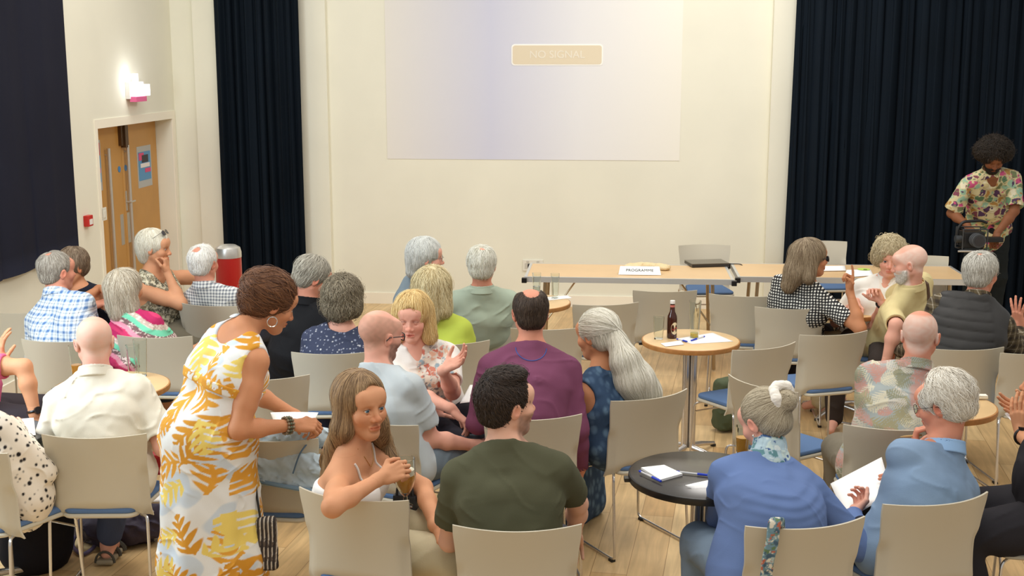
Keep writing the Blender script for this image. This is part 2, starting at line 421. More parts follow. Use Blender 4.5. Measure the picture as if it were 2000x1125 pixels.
def skin_cols(hl, k, fem, stub=None, shave=None):
    c = np.array(lin(SKINS[k])); n = len(hl); o = np.tile(c, (n, 1))*(1+.05*wob(hl, 30.)[:, None])
    g = lambda ctr, r: np.exp(-(((hl-np.array(ctr))/np.array(r))**2).sum(1))[:, None]
    red = g((0, .105, -.033), (.016, .02, .018))*.8+g((.045, .065, -.03), (.022, .03, .02))*.55+g((-.045, .065, -.03), (.022, .03, .02))*.55+g((.086, -.005, -.01), (.012, .025, .035))*.8+g((-.086, -.005, -.01), (.012, .025, .035))*.8
    red = red+.15*np.clip(wob(hl, 60., 2.), 0, 1)[:, None]; red = np.clip(red, 0, 1); o = o*(1-red)+o*red*np.array([1., .74, .70])
    if shave:
        col, amt = np.array(lin(shave[0])), shave[1]; s_ = (hl@V(0, .62, -.78)-.006); m = np.clip(.5-s_/.02, 0, 1)*np.clip((hl[:, 2]+.09)/.02, 0, 1)*(np.abs(hl[:, 0]) < .084)*(np.sqrt((hl**2).sum(1)) < .2)
        cr = (((hl-V(0, .03, .10))/V(.058, .105, .06))**2).sum(1); m = m*np.clip((cr-.85)/.35, 0, 1)*(.8+.2*wob(hl, 90.)); m = (np.clip(m, 0, 1)*amt)[:, None]; o = o*(1-m)+col*m
    if stub:
        col, amt = np.array(lin(stub[0])), stub[1]; m = np.clip((-.038-.25*(np.abs(hl[:, 0])/.08)*0-hl[:, 2]+(np.abs(hl[:, 0]) > .05)*.015)/.012, 0, 1)*np.clip((hl[:, 1]+.0)/.015, 0, 1)*np.clip((hl[:, 2]+.145)/.02, 0, 1)*(.85+.15*wob(hl, 120.))
        m = m*(1-g((0, .09, -.067), (.022, .03, .009))[:, 0]); m = (np.clip(m, 0, 1)*amt)[:, None]; o = o*(1-m)+col*m
    for s in (-1, 1):
        ex = (hl[:, 0]-s*.0315*(.96 if fem else 1))/.0145; lid = np.clip(1-ex**2, 0, 1)**.5*.0052; e_ = np.exp(-((hl[:, 2]-lid)/.0014)**2)*(ex**2 < 1.1)*(hl[:, 1] > .07); o = o*(1-e_[:, None]*(.75 if fem else .5))
        e2 = (g((s*.0315, .088, .004), (.016, .02, .007))*(.28 if fem else .18)); o = o*(1-e2)
    lp = 1-(hl[:, 0]/.0235)**2; lm = np.clip((.0092*np.sqrt(np.clip(lp, 0, 1))-np.abs(hl[:, 2]+.0668))/.003+.5, 0, 1)*(hl[:, 1] > .078)*(lp > 0); lm = lm[:, None]*(.9 if fem else .7)
    return o*(1-lm)+o*lm*np.array([.86, .55, .53])
def lip_mat(k):
    c = SKINS[k]; return mat('lips_'+k, (c[0]*.86, c[1]*.62, c[2]*.62), .4)
def hairmat(name, a, b, rough=.5):
    """two tones by the strand's own value"""
    if name in MATS: return MATS[name]
    m = mat(name, a, rough, spec=.35); nt = m.node_tree; at = nt.nodes.new('ShaderNodeAttribute'); at.attribute_name = 'Col'
    mx = nt.nodes.new('ShaderNodeMix'); mx.data_type = 'RGBA'; mx.inputs[6].default_value = (*lin(a), 1); mx.inputs[7].default_value = (*lin(b), 1)
    nt.links.new(at.outputs['Fac'], mx.inputs[0]); nt.links.new(mx.outputs[2], nt.nodes['Principled BSDF'].inputs['Base Color']); return m
def strands(pr, seeds, flow, n=6, step=.012, wd=.0016, lift=.002, jit=.25, curl=0., seed=0, clip=None):
    """flat tapered locks that ride on the hair surface"""
    R = np.random.default_rng(seed); P = seeds.astype(np.float32).copy(); N = len(P); path = [P.copy()]; norms = []
    off = R.uniform(.3, 1., N)[:, None]*lift*np.where(R.uniform(0, 1, N) < .05, 2.2, 1.)[:, None]
    ph = R.uniform(0, 6.28, N); jt = R.normal(0, jit, (N, 3)).astype(np.float32)
    for i in range(n):
        v, g = grad(pr, P); f = flow(P)+jt
        if curl:
            a = ph+i*1.1; f = f+curl*np.stack([np.sin(a+P[:, 2]*40), np.cos(a*1.3+P[:, 0]*50), np.sin(a*.8+P[:, 1]*45)], 1)
        f = f-g*(f*g).sum(1, keepdims=True); f /= (np.sqrt((f*f).sum(1, keepdims=True))+1e-5)
        norms.append(g); P = P+f*step*R.uniform(.8, 1.2, N)[:, None]
        v, g = grad(pr, P); P = P-g*(np.clip(v, -.02, .02))[:, None]+g*off*.5
        path.append(P.copy())
    norms.append(norms[-1]); path = np.stack(path, 1); norms = np.stack(norms, 1)
    path = path+norms*off[:, None]*np.sin(np.linspace(0.1, 2.6, n+1))[None, :, None]
    tan = np.gradient(path, axis=1); side = np.cross(tan, norms); side /= (np.sqrt((side**2).sum(-1, keepdims=True))+1e-6)
    w = wd*np.array([.5]+[1]*(n-1)+[.12]) if n > 1 else np.array([wd, 0])
    w = w[None, :, None]*R.uniform(.6, 1.3, N)[:, None, None]
    A = path-side*w; B = path+side*w; Cc = path+norms*w*.8
    vs = np.stack([A, Cc, B], 2).reshape(-1, 3); m = n+1
    base = (np.arange(N)*m*3)[:, None]+(np.arange(n)*3)[None]; base = base.ravel()
    q1 = np.stack([base, base+3, base+4, base+1], 1); q2 = np.stack([base+1, base+4, base+5, base+2], 1)
    tone = np.repeat(np.clip(R.beta(1.3, 1.3, N), 0, 1), m*3)
    return vs, np.concatenate([q1, q2]), tone
HL = (V(0, .072, .062), V(0, .66, -.75))     # hair line plane on the head
def hair_prims(style, fem=False, ex=None):
    t = {'bald': .003, 'crop': .005, 'short': .008, 'mid': .013, 'full': .018}.get(style, .016)
    cap_ = [E((0, -.020, .038), (.077+t, .097+t, .083+t))]
    nape = [E((0, -.05, -.02), (.058+t, .055+t, .06), k=.02)]
    if style in ('crop', 'short', 'mid', 'full'):
        p = cap_+nape+[PL((0, .070, .055), (0, .52, -.80), k=.012) if False else E((0, .118, -.035), (.066, .075, .112), k=.012, op='s'), PL((0, 0, -.088), (0, -.25, -1), k=.012)]
        for s in (-1, 1): p.append(C((s*.085, .045, -.03), (s*.06, .07, -.10), .030, .04, k=.012, op='s'))
        for s in (-1, 1): p.append(E((s*.083, .005, -.014), (.02, .026, .036), k=.01, op='s')) if style in ('crop', 'short') else None
        return p
    if style == 'bald':      # a fringe of short hair round the sides and back
        p = [E((0, -.020, .038), (.0805, .1005, .086)), E((0, -.05, -.02), (.062, .058, .06), k=.02), PL((0, .03, .045), (0, .5, -.80), k=.008),
             E((0, .045, .095), (.068, .125, .062), k=.015, op='s')]
        for s in (-1, 1): p.append(E((s*.083, .005, -.014), (.018, .024, .034), k=.008, op='s'))
        return p
    return []
def glasses(root, M, t, fem=False, sunny=False, up=False, col=(30, 28, 28), r=.0011):
    """frame with two rims, bridge and temples; M,t place the head"""
    w = .96 if fem else 1.
    b = MB(); T = lambda p: M@(rx(38)@(np.array(p)-V(0, .0, .0))+V(0, -.012, .052) if up else np.array(p, float))+t
    gl = MB()
    for s in (-1, 1):
        pts = []
        for j in range(20):
            a = 2*pi*j/20; ca, sa = cos(a), sin(a)
            pts.append((s*.033*w+.024*np.sign(ca)*abs(ca)**.75, .104-.006*abs(ca)*(1 if ca*s > 0 else .2), -.004+.017*np.sign(sa)*abs(sa)**.8))
        b.tube([T(p) for p in pts], r*1.15, 6, closed=True)
        gl.add([T(p) for p in pts], [tuple(range(20))])
        b.tube([T(p) for p in [(s*.056*w, .099, .003), (s*.074*w, .088, .004), (s*.085*w, .03, .005), (s*.087*w, -.008, .004), (s*.083*w, -.022, -.012)]], r, 6)
    b.tube([T(p) for p in [(-.010, .108, .001), (0, .111, .003), (.010, .108, .001)]], r, 6)
    o = b.build('sunglasses' if sunny else 'glasses', mat('frame_%d_%d' % (col[0], col[2]), col, .35, spec=.6), root, smooth=True)
    gl.build('lens', mat('dark_lens', (38, 34, 32), .08) if sunny else mat('clear_lens', (240, 245, 245), .03, trans=1., ior=1.05), o)
    return o
PEOPLE = []
def person(label, head, hips, a=0., hy=None, hp=0., hr=0., fem=False, skin='fair', k=1., b=1., ws=None, hs=1.,
           top=None, bot=None, hair=None, armR=None, armL=None, twist=None, stand=False, legs=None, old=1., fine=False,
           noarm=(), Npx=None, neck=1., nose=1., jaw=1., slouch=.03, shoes=None, hoop=False, stub=None, shave=None, closed=False, talk=False, eyes=(70, 80, 90), headless=False):
    hy = a if hy is None else hy; twist = (hy-a)*.18 if twist is None else twist
    name = 'person'
    hips = np.array(hips, float); zh = hips[2] if len(hips) > 2 else .54
    T0 = V(hips[0], hips[1], 0); Rb = rz(-a)
    Lc = lambda p: Rb.T@(np.asarray(p, float)-T0)
    Hc = Lc(G(*head) if len(head) == 3 else GY(head[0], head[1], head[3])) ; Hp = V(0, 0, zh)
    Rh = rz(-(hy-a))@rx(hp)@ry(hr)
    rp = Rh if abs(hy-a) < 1e-6 else Rh
    dn = nrm(nrm(Hp-Hc)*.55+V(0, -.12, -.75))
    N = Hc+dn*.165*neck+Rh@V(0, -.02, 0)*.5
    if Npx is not None: N = Lc(Npx)
    w = nrm(N-Hp); L = np.linalg.norm(N-Hp)
    xx = rz(-twist)@V(1, 0, 0); xx = nrm(xx-w*(xx@w)); yy = np.cross(w, xx)
    ws = (ws or (.165 if fem else .185))*.92; ws *= k; b = 1+(b-1)*.7
    M = (Hp+N)/2-yy*slouch+V(0, 0, 0); Ch = N-w*.17-yy*.02
    TQ = lambda p, x, y, z: p+xx*x+yy*y+w*z
    # torso
    hw = .092 if fem else .082
    tor = []
    for s in (-1, 1):
        tor += [C(Hp+V(s*hw*b, 0, .0), TQ(M, s*.07*b, 0, 0), .105*b, .088*b, k=.05), C(TQ(M, s*.07*b, 0, 0), TQ(Ch, s*.085*b, 0, 0), .088*b, .098*(b*.5+.5), k=.05)]
    tor += [E(TQ(M, 0, .055*b, -.05), (.12*b, .085*b, .12), k=.05)]
    shd = []
    S = {}
    for s in (-1, 1):
        S[s] = TQ(N, s*ws, -.005, -.086)
        tor.append(C(TQ(Ch, s*.09*b, -.01, .0), TQ(N, s*.105, -.028, -.105), .088, .055, k=.04))
        shd += [C(TQ(N, s*.05, -.012, -.06), TQ(N, s*ws*.88, -.008, -.083), .062, .05*(b*.4+.6), k=.04), C(TQ(N, s*.03, -.01, .01), TQ(N, s*ws*.72, -.012, -.045), .042, .034, k=.04)]
    if fem:
        for s in (-1, 1): tor.append(E(TQ(Ch, s*.068, .085, .0), (.06, .055, .06), k=.035))
    # neck
    nr = (.046 if fem else .055)*k
    nk = [C(Rh@V(0, -.022, -.045)*hs+Hc, N+w*.005, nr, nr*1.12, k=.025), C(N+w*.0, N-w*.05, nr*1.1, nr*1.5, k=.04)]
    hd = [] if headless else xf(head_prims(fem, jaw, nose, old, closed, talk), Rh*1., Hc, hs)
    # arms
    l1, l2 = .285*k, .25*k
    arms = {}; la = {}
    for s, spec in ((1, armR), (-1, armL)):
        if s in noarm: continue
        spec = dict(spec or {})
        if 'w' in spec: Wt = Lc(spec['w'])
        else: Wt = V(*(spec.get('l', (s*.10, .36, .60))))
        hint = Lc(spec['h']+T0) if 'h' in spec and spec.get('wh') else V(*spec.get('h', (s*.28, -.5, -1.)))
        if 'e' in spec:   # elbow given in the room
            El = Lc(spec['e']); El = S[s]+nrm(El-S[s])*l1; Wr = El+nrm(Wt-El)*l2
        else: El, Wr = ik(S[s], Wt, l1, l2, hint)
        d = nrm(Wr-El); ab = .5+.5*b
        up = [C(S[s], El, .050*ab*(.88 if fem else 1), .039*ab, k=.03), C(S[s]*.6+El*.4+V(0, 0, 0), S[s]*.4+El*.6, .047*ab*(.88 if fem else 1), .043*ab*(.9 if fem else 1), k=.03)]
        fo = [C(El, El*.65+Wr*.35, .037*ab, .041*ab*(.9 if fem else 1), k=.02), C(El*.65+Wr*.35, Wr, .040*ab*(.9 if fem else 1), .0255*(.9 if fem else 1), k=.02)]
        hd_ = Lc(np.array(spec['hd'])+T0) if 'hd' in spec else d
        hn = Lc(np.array(spec['hn'])+T0) if 'hn' in spec else V(0, 0, -1.)
        if abs(nrm(hn)@nrm(hd_)) > .95: hn = V(-s, 0, .1)
        ha = hand_prims(Wr+nrm(hd_)*.012, hd_, hn, spec.get('th', s), curl=spec.get('curl', .35), spread=spec.get('spread', .12), sc=(.92 if fem else 1.)*k, thumb=spec.get('thumb', .5))
        arms[s] = (up, fo, ha, El, Wr, nrm(hd_))
    # legs
    lg = []; J = {}
    for s in (-1, 1):
        Hj = Hp+V(s*.09, 0, -.0)
        if stand: Kn, An = V(s*.11, .02, zh*.52), V(s*.11, -.02, .07)
        else: Kn, An = V(s*.14, .42*k, zh-.05), V(s*.14, .40*k, .08)
        if legs and s in legs:
            Kn, An = legs[s]; Kn, An = (Lc(Kn) if legs.get('world') else V(*Kn)), (Lc(An) if legs.get('world') else V(*An))
        J[s] = (Hj, Kn, An)
        lg += [C(Hj, Kn, .085*b, .056, k=.03), C(Kn, Kn*.7+An*.3+V(0, -.012, 0), .052, .052, k=.02), C(Kn*.7+An*.3, An, .05, .034, k=.02),
               C(An, An+V(0, .11, -.045), .034, .026, k=.02), C(An, An+V(0, -.03, -.035), .034, .03, k=.02)]
    if stand: lg = xf(lg, np.eye(3), V(0, 0, 0))
    # ---- body mesh (one surface, finer where skin shows)
    full = tor+shd+nk+hd+lg
    for s in arms: full = full+arms[s][0]+arms[s][1]+arms[s][2]
    # head last so that subtractions of the face do not cut other parts
    order = tor+shd+lg
    for s in arms: order = order+arms[s][0]+arms[s][1]
    order = order+nk+hd
    for s in arms: order = order+arms[s][2]
    parts = []
    hres = .0026 if fine else .0036
    bare = top and top.get('bare')
    lo, hi = bbox(order)
    fineb = []
    def patch(lo_, hi_, res):
        v, q = sdf_mesh(order, lo_, hi_, res)
        if len(v): parts.append((v, q)); fineb.append((np.array(lo_)+res*2, np.array(hi_)-res*2))
    if not headless: patch(Hc-V(.125, .13, .17)*hs, Hc+V(.125, .145, .14)*hs, hres)
    for s in arms:
        hp_ = arms[s][2]; l_, h_ = bbox(hp_, .012); patch(l_, h_, .0032)
    v, q = sdf_mesh(order, lo, hi, .007 if bare else .009)
    if len(v):
        qc = v[q].mean(1); keep = np.ones(len(q), bool)
        for l_, h_ in fineb: keep &= ~((qc > l_+.004).all(1) & (qc < h_-.004).all(1))
        parts.append((v, q[keep]))
    v, q = join(parts)
    # eyeballs
    nskin = len(q); fm = np.zeros(nskin, int)
    hl = (v-Hc)@Rh/hs; fc = hl[q].mean(1) if len(q) else hl
    scol = skin_cols(hl, skin, fem, stub, shave)
    if not headless:
        ev_, eq_, ef_ = [], [], []
        for s in (-1, 1):
            w_ = .96 if fem else 1.; c = V(s*.0315*w_, .0755, 0)
            nn, mm = 14, 14; base = len(v)+len(ev_)
            for i in range(nn+1):
                th = pi*i/nn
                for j in range(mm): ph = 2*pi*j/mm; ev_.append(Rh@(c+.0132*V(sin(th)*cos(ph), cos(th), sin(th)*sin(ph)))*hs+Hc)
            for i in range(nn):
                for j in range(mm):
                    eq_.append((base+i*mm+j, base+i*mm+(j+1) % mm, base+(i+1)*mm+(j+1) % mm, base+(i+1)*mm+j)); ef_.append(4 if i < 1 else 3 if i < 3 else 2)
        v = np.concatenate([v, np.array(ev_)]); q = np.concatenate([q, np.array(eq_)]); fm = np.concatenate([fm, ef_]); scol = np.concatenate([scol, np.ones((len(v)-len(scol), 3))])
    root = mk(name, v, q, cols=scol, mats=[skin_mat(skin), skin_mat(skin), mat('eye_white', (225, 220, 212), .3), mat('iris_%d' % eyes[0], eyes, .3), mat('pupil', (12, 10, 10), .2)], fm=fm)
    root.location = tuple(T0); root.rotation_euler = (0, 0, radians(-a))
    tag(root, label, 'person')
    fr = dict(root=root, Hc=Hc, Rh=Rh, hs=hs, N=N, w=w, xx=xx, yy=yy, Hp=Hp, M=M, Ch=Ch, S=S, arms=arms, J=J, Lc=Lc, T0=T0, Rb=Rb, TQ=TQ, ws=ws, tor=tor, shd=shd, nk=nk, nr=nr, b=b, k=k, fem=fem)
    # ---- clothes
    if top: garment(fr, top)
    if bot: trousers(fr, bot)
    if hair and not headless: do_hair(fr, hair)
    for s in (-1, 1):
        An = J[s][2]
        if shoes:
            sh = [C(An+V(0, -.02, -.045), An+V(0, .13, -.055), .036, .032, k=.03), E(An+V(0, -.01, -.01), (.042, .05, .045), k=.03),
                  BX((An[0], An[1]+.055, .012), (.042, .14, .012), rr=.01, k=.01), PL((0, 0, .002), (0, 0, -1))]
            v, q = sdf_mesh(sh, *bbox(sh), .006)
            if len(v): mk('shoe', v, q, mat('shoe_%d_%d' % (shoes[0], shoes[2]), shoes, .6), root)
    print('%-34s sp %.2f hz %.2f' % (label[:34], L, Hc[2]), 'N', PX(Rb@N+T0), 'S', [PX(Rb@S[s]+T0) for s in (-1, 1)], 'W', [PX(Rb@arms[s][4]+T0) for s in arms])
    PEOPLE.append((label, root)); return fr
def mk_cloth(fr, name, pr, res, m, disp=None, pat=None, parent=None):
    lo, hi = bbox(pr, .02); v, q = sdf_mesh(pr, lo, hi, res, disp)
    if len(v) == 0: return None
    cols = None
    if pat is not None: cols = np.clip(np.array([lin(c) if False else c for c in [0]]) if False else pat(v, fr), 0, 1)
    return mk(name, v, q, m, parent or fr['root'], cols=cols)
def garment(fr, t):
    """t: kind, col or pat, sleeve none/cap/short/elbow/long, neck crew/vee/scoop, collar, fold, res"""
    f = t.get('fit', .013); S, arms, N, w, xx, yy, TQ = fr['S'], fr['arms'], fr['N'], fr['w'], fr['xx'], fr['yy'], fr['TQ']
    b = fr['b']; sl = t.get('sleeve', 'short'); ext = t.get('len', 0.)
    pr = grow(fr['tor'], f)
    if t.get('hem', True): pr.append(E(fr['Hp']+V(0, .01, -.02-ext), (.17*b, .125*b, .09+ext), k=.04))
    if t.get('loose'): pr.append(C(TQ(fr['M'], 0, -.01, -.05), TQ(fr['Ch'], 0, -.02, 0), .12*b+t['loose'], .11*b, k=.06))
    if sl != 'strap':
        pr += grow(fr['shd'], f*.75)+grow(fr['nk'][1:], f*.6)
        if t.get('neck', 'crew') in ('crew', 'vee'): pr.append(C(N-w*.03, N+w*.03, fr['nr']*1.1+f*.7, fr['nr']*1.05+f*.6, k=.03))
        if sl == 'none':
            pass
    else: pr.append(PL(TQ(N, 0, 0, t.get('line', -.14)), w, k=.015))
    cuts = []
    for s in arms:
        up, fo, ha, El, Wr, hd = arms[s]; Sh = S[s]; ru = .05*(.5+.5*b)*(.9 if fr['fem'] else 1)
        if sl in ('none', 'strap'): cuts += [E(Sh+xx*s*.035-w*.01, (.056, .085, .088), np.stack([xx, yy, w], 1), k=.012, op='s')] if sl == 'none' else []; continue
        fr_ = {'cap': .3, 'short': .62, 'elbow': .95}.get(sl, 1.)*t.get('sl', 1.)
        en = Sh+(El-Sh)*min(fr_, 1.)
        lo_ = t.get('loosesl', .008)
        pr.append(C(Sh, en, ru+f, ru*.86+f+(lo_ if fr_ < 1 else 0), k=.025))
        if sl == 'long' or fr_ > 1:
            e2 = El+(Wr-El)*(t.get('cuff', .93) if sl == 'long' else fr_-1)
            pr += [C(El, El*.6+e2*.4, ru*.84+f, ru*.80+f, k=.02), C(El*.6+e2*.4, e2, ru*.80+f, .032+f*.7, k=.02)]
            cuts.append(disc(e2, nrm(Wr-El), .05)); cuts.append(C(e2-nrm(Wr-El)*.02, e2+nrm(Wr-El)*.05, .031, .031, k=.003, op='s'))
        else:
            dv = nrm(El-Sh); r_ = ru*.86+f+lo_
            cuts.append(disc(en, dv, r_+.012)); cuts.append(C(en-dv*.03, en+dv*.05, ru*.86+.004, ru*.86+.004, k=.003, op='s'))
    ncr = fr['nr']
    up_ = nrm(fr['Rh']@V(0, -.01, -.05)*1.+fr['Hc']-N)
    nk = t.get('neck', 'crew')
    col_ = t.get('collar')
    if nk == 'crew': pr.append(PL(N+up_*.030, nrm(up_+yy*.22), k=.006))
    elif nk == 'vee':
        pr.append(PL(N+up_*.032, nrm(up_+yy*.22), k=.006)); pr.append(C(TQ(N, 0, .09, .02), TQ(N, 0, .15, -.16), .055, .008, k=.01, op='s'))
    elif nk == 'scoop': pr.append(E(N+up_*.03, (.085, .085, .075), k=.012, op='s')); pr.append(C(TQ(N, 0, .08, .0), TQ(N, 0, .12, -.07), .07, .05, k=.01, op='s'))
    if nk == 'low': pr.append(E(TQ(N, 0, 0, .0), (.10, .12, .07), k=.012, op='s')); pr.append(E(TQ(N, 0, .13, -.06), (.085, .09, .11), k=.012, op='s'))
    pr += cuts
    name = t.get('name', 'shirt')
    amp = t.get('fold', .005); sd = (fr['T0'][0]*7+fr['T0'][1]*3) % 6
    dp = folds(amp, sd, t.get('ff', 9.)) if amp else None
    if t.get('disp'): d0 = dp; dd = t['disp'](fr); dp = (lambda P: d0(P)+dd(P)) if d0 else dd
    if t.get('extra'): pr = pr+t['extra'](fr)
    pat = t.get('pat'); m = t.get('mat') or (vmat('cloth_pattern', .85, .12, 300) if pat else mat('cloth_%d_%d_%d' % t['col'], t['col'], t.get('rough', .88), bump=.2, bscale=t.get('bs', 420), vary=.04, vscale=5, spec=.2, sheen=t.get('sheen', .0)))
    res = t.get('res', .0055 if pat else .0065)
    o = mk_cloth(fr, name, pr, res, m, dp, pat)
    fr['top'] = o; fr['up'] = up_
    if col_:
        # shirt collar: a band folded down round the neck, open at the front
        c0 = N+up_*.012-yy*.012; pr2 = []
        cc = t.get('ch', .042)
        pr2 = [C(c0-up_*.005, c0+up_*cc, ncr+.032, ncr+.018, k=.004), PL(c0+up_*cc, nrm(up_+yy*.2), k=.003), C(c0-up_*.06, c0+up_*(cc+.06), ncr+.022, ncr+.008, k=.003, op='s'),
               PL(c0-up_*.010, -nrm(up_+yy*.2), k=.004), C(TQ(c0, 0, .05, .01), TQ(c0, 0, .13, -.01), .016, .06, k=.004, op='s')]
        m2 = t.get('cmat') or m
        if t.get('ccol'): m2 = mat('cloth_%d_%d_%d' % t['ccol'], t['ccol'], .85, spec=.2)
        mk_cloth(fr, 'collar', pr2, .0035, m2, None, pat if not t.get('ccol') else None, parent=o)
    elif nk == 'crew' and t.get('rib', True):
        pr2 = [C(N+up_*.012, N+up_*.034, ncr*1.04+.017, ncr*1.02+.010, k=.004), PL(N+up_*.037, nrm(up_+yy*.22), k=.004), PL(N+up_*.014, -nrm(up_+yy*.22), k=.004)]
        mk_cloth(fr, 'neckband', pr2, .0035, m if not t.get('ribcol') else mat('cloth_%d_%d_%d' % t['ribcol'], t['ribcol'], .85), None, pat, parent=o)
    return o
def disc(p, n, r):
    n = nrm(n); a = nrm(np.cross(n, V(0, 0, 1) if abs(n[2]) < .9 else V(1, 0, 0))); R = np.stack([a, np.cross(n, a), n], 1)
    return E(p+n*.045, (r, r, .045), R, k=.004, op='s')
def trousers(fr, t):
    pr = []; b = fr['b']; Hp = fr['Hp']
    pr.append(E(Hp+V(0, .01, -.01), (.16*b, .12*b, .12), k=.03)); ln = t.get('len', 1.)
    for s in (-1, 1):
        Hj, Kn, An = fr['J'][s]; e = Kn+(An-Kn)*(ln-.0) if ln < 1.2 else An
        g = t.get('fit', .014)
        if ln >= .0: pr += [C(Hj, Kn, .088*b+g, .062+g, k=.035), C(Kn, Kn+(An-Kn)*min(ln, .97), .060+g, (.046 if ln > .5 else .058)+g+t.get('flare', 0), k=.03)]
    m = t.get('mat') or mat('cloth_%d_%d_%d' % t['col'], t['col'], .85, bump=.25, bscale=300, vary=.06, vscale=6, spec=.2)
    if t.get('skirt'):
        Kl, Kr = fr['J'][-1][1], fr['J'][1][1]; Al, Ar = fr['J'][-1][2], fr['J'][1][2]
        pr += [C((Kl+Kr)/2, (Al+Ar)/2, .13, .15, k=.06), C(Hp, (Kl+Kr)/2, .13, .12, k=.06), C(Kl, Al, .09, .11, k=.05), C(Kr, Ar, .09, .11, k=.05)]
    sd = (fr['T0'][0]*5) % 6
    mk_cloth(fr, t.get('name', 'trousers'), pr, t.get('res', .0085), m, folds(t.get('fold', .006), sd, 8.), t.get('pat'))
def do_hair(fr, h):
    """h: style + extra primitives in head space, colours a,b, flow, n strands"""
    Hc, Rh, hs = fr['Hc'], fr['Rh'], fr['hs']
    pr = hair_prims(h.get('style', 'short'), fr['fem'])
    if h.get('prims'): pr = pr+h['prims']
    pr = list(pr)
    world = xf(pr, Rh, Hc, hs)
    if h.get('body'): world = world[:1]+h['body'](fr)+world[1:] if h.get('first', True) else world+h['body'](fr)
    lo, hi = bbox(world, .03)
    n1 = h.get('lump', .003); fq = h.get('lf', 55.); sd = h.get('seed', 1)
    Rt = Rh.T
    def dp(P):
        Q = (P-Hc.astype(np.float32))@Rh.astype(np.float32)
        return n1*(wob(Q, fq, sd)+.5*wob(Q, fq*2.1, sd+2))
    v, q = sdf_mesh(world, lo, hi, h.get('res', .0045), dp)
    if len(v) == 0: return
    tone = np.clip(.5+.5*wob((v-Hc)@Rh, 60., sd+1), 0, 1)*.7
    m = hairmat(h['name'], h['a'], h['b'], h.get('rough', .55))
    cols = [tone]
    V_, Q_ = [v], [q]; n0 = len(v)
    ns = int(h.get('n', 2200)*1.5)
    if ns:
        R = np.random.default_rng(sd); area = v[q]; pick = R.integers(0, len(q), ns)
        seeds = area[pick].mean(1)
        crown = Rh@V(*h.get('crown', (0, -.045, .115)))*hs+Hc; g = h.get('g', 1.); rad = h.get('rad', 1.)
        if 'to' in h:
            tg = Rh@V(*h['to'])*hs+Hc
            def flow(P):
                d = tg-P; return (d/(np.sqrt((d*d).sum(1, keepdims=True))+1e-5)).astype(np.float32)
        else:
            dirn = (Rh@V(*h.get('dir', (0, 0, -1.)))).astype(np.float32)
            def flow(P):
                d = P-crown; d = d/(np.sqrt((d*d).sum(1, keepdims=True))+1e-5)
                return (rad*d+g*dirn).astype(np.float32)
        if h.get('flow'): flow = h['flow'](fr)
        sv, sq, st = strands(world, seeds, flow, n=h.get('steps', 6), step=h.get('step', .009), wd=h.get('wd', .0017)*.62, lift=h.get('lift', .003)*.7, jit=h.get('jit', .25), curl=h.get('curl', 0.)*.7, seed=sd)
        Q_.append(sq+n0); V_.append(sv); n0 += len(sv); cols.append(st)
    # eyebrows
    if h.get('brow', True):
        bp = []
        for s in (-1, 1):
            w_ = .96 if fr['fem'] else 1.
            bp += [C((s*.018, .0925, .021), (s*.034*w_, .0895, .0265), .0034, .0040, k=.002), C((s*.034*w_, .0895, .0265), (s*.048*w_, .079, .0215), .0036, .0020, k=.002)]
        bp = xf(bp, Rh, Hc, hs); bv, bq = sdf_mesh(bp, *bbox(bp, .006), .0018)
        if len(bv): Q_.append(bq+n0); V_.append(bv); n0 += len(bv); cols.append(np.full(len(bv), h.get('bt', .2)))
    vv = np.concatenate(V_); tt = np.concatenate(cols)
    fr['hairo'] = mk('hair', vv, np.concatenate(Q_), m, fr['root'], cols=np.stack([tt]*3, 1))
def beard(fr, a, b, full=True, nm='beard_hair', n=1400, t=.006):
    hp = head_prims(fr['fem']); base = [p for p in hp[:4]]+[p for p in hp if p[0] == 'c' and abs(p[1][0]) > .05 and p[1][2] < -.04]
    pr = grow(base, t)+[PL((0, .02, -.030), (0, .12, 1), k=.008), PL((0, .012, 0), (0, -1, -.1), k=.008), E((0, .105, -.068), (.021, .03, .0075), k=.003, op='s'),
          E((.042, .09, -.032), (.026, .05, .022), k=.008, op='s'), E((-.042, .09, -.032), (.026, .05, .022), k=.008, op='s'), E((0, .10, -.034), (.018, .03, .014), k=.004, op='s')]
    pr.insert(len(base), C((-.020, .088, -.0555), (.020, .088, -.0555), .0085, k=.006))
    w = xf(pr, fr['Rh'], fr['Hc'], fr['hs']); v, q = sdf_mesh(w, *bbox(w, .01), .003, lambda P: .001*wob(P, 160.))
    R = np.random.default_rng(3); seeds = v[q][R.integers(0, len(q), n)].mean(1)
    dn = (fr['Rh']@V(0, .3, -1)).astype(np.float32)
    sv, sq, st = strands(w, seeds, lambda P: np.tile(dn, (len(P), 1)), n=3, step=.005, wd=.001, lift=.002, jit=.5)
    mk('beard', np.concatenate([v, sv]), np.concatenate([q, sq+len(v)]), hairmat(nm, a, b), fr['root'], cols=np.stack([np.concatenate([np.full(len(v), .3), st])]*3, 1))
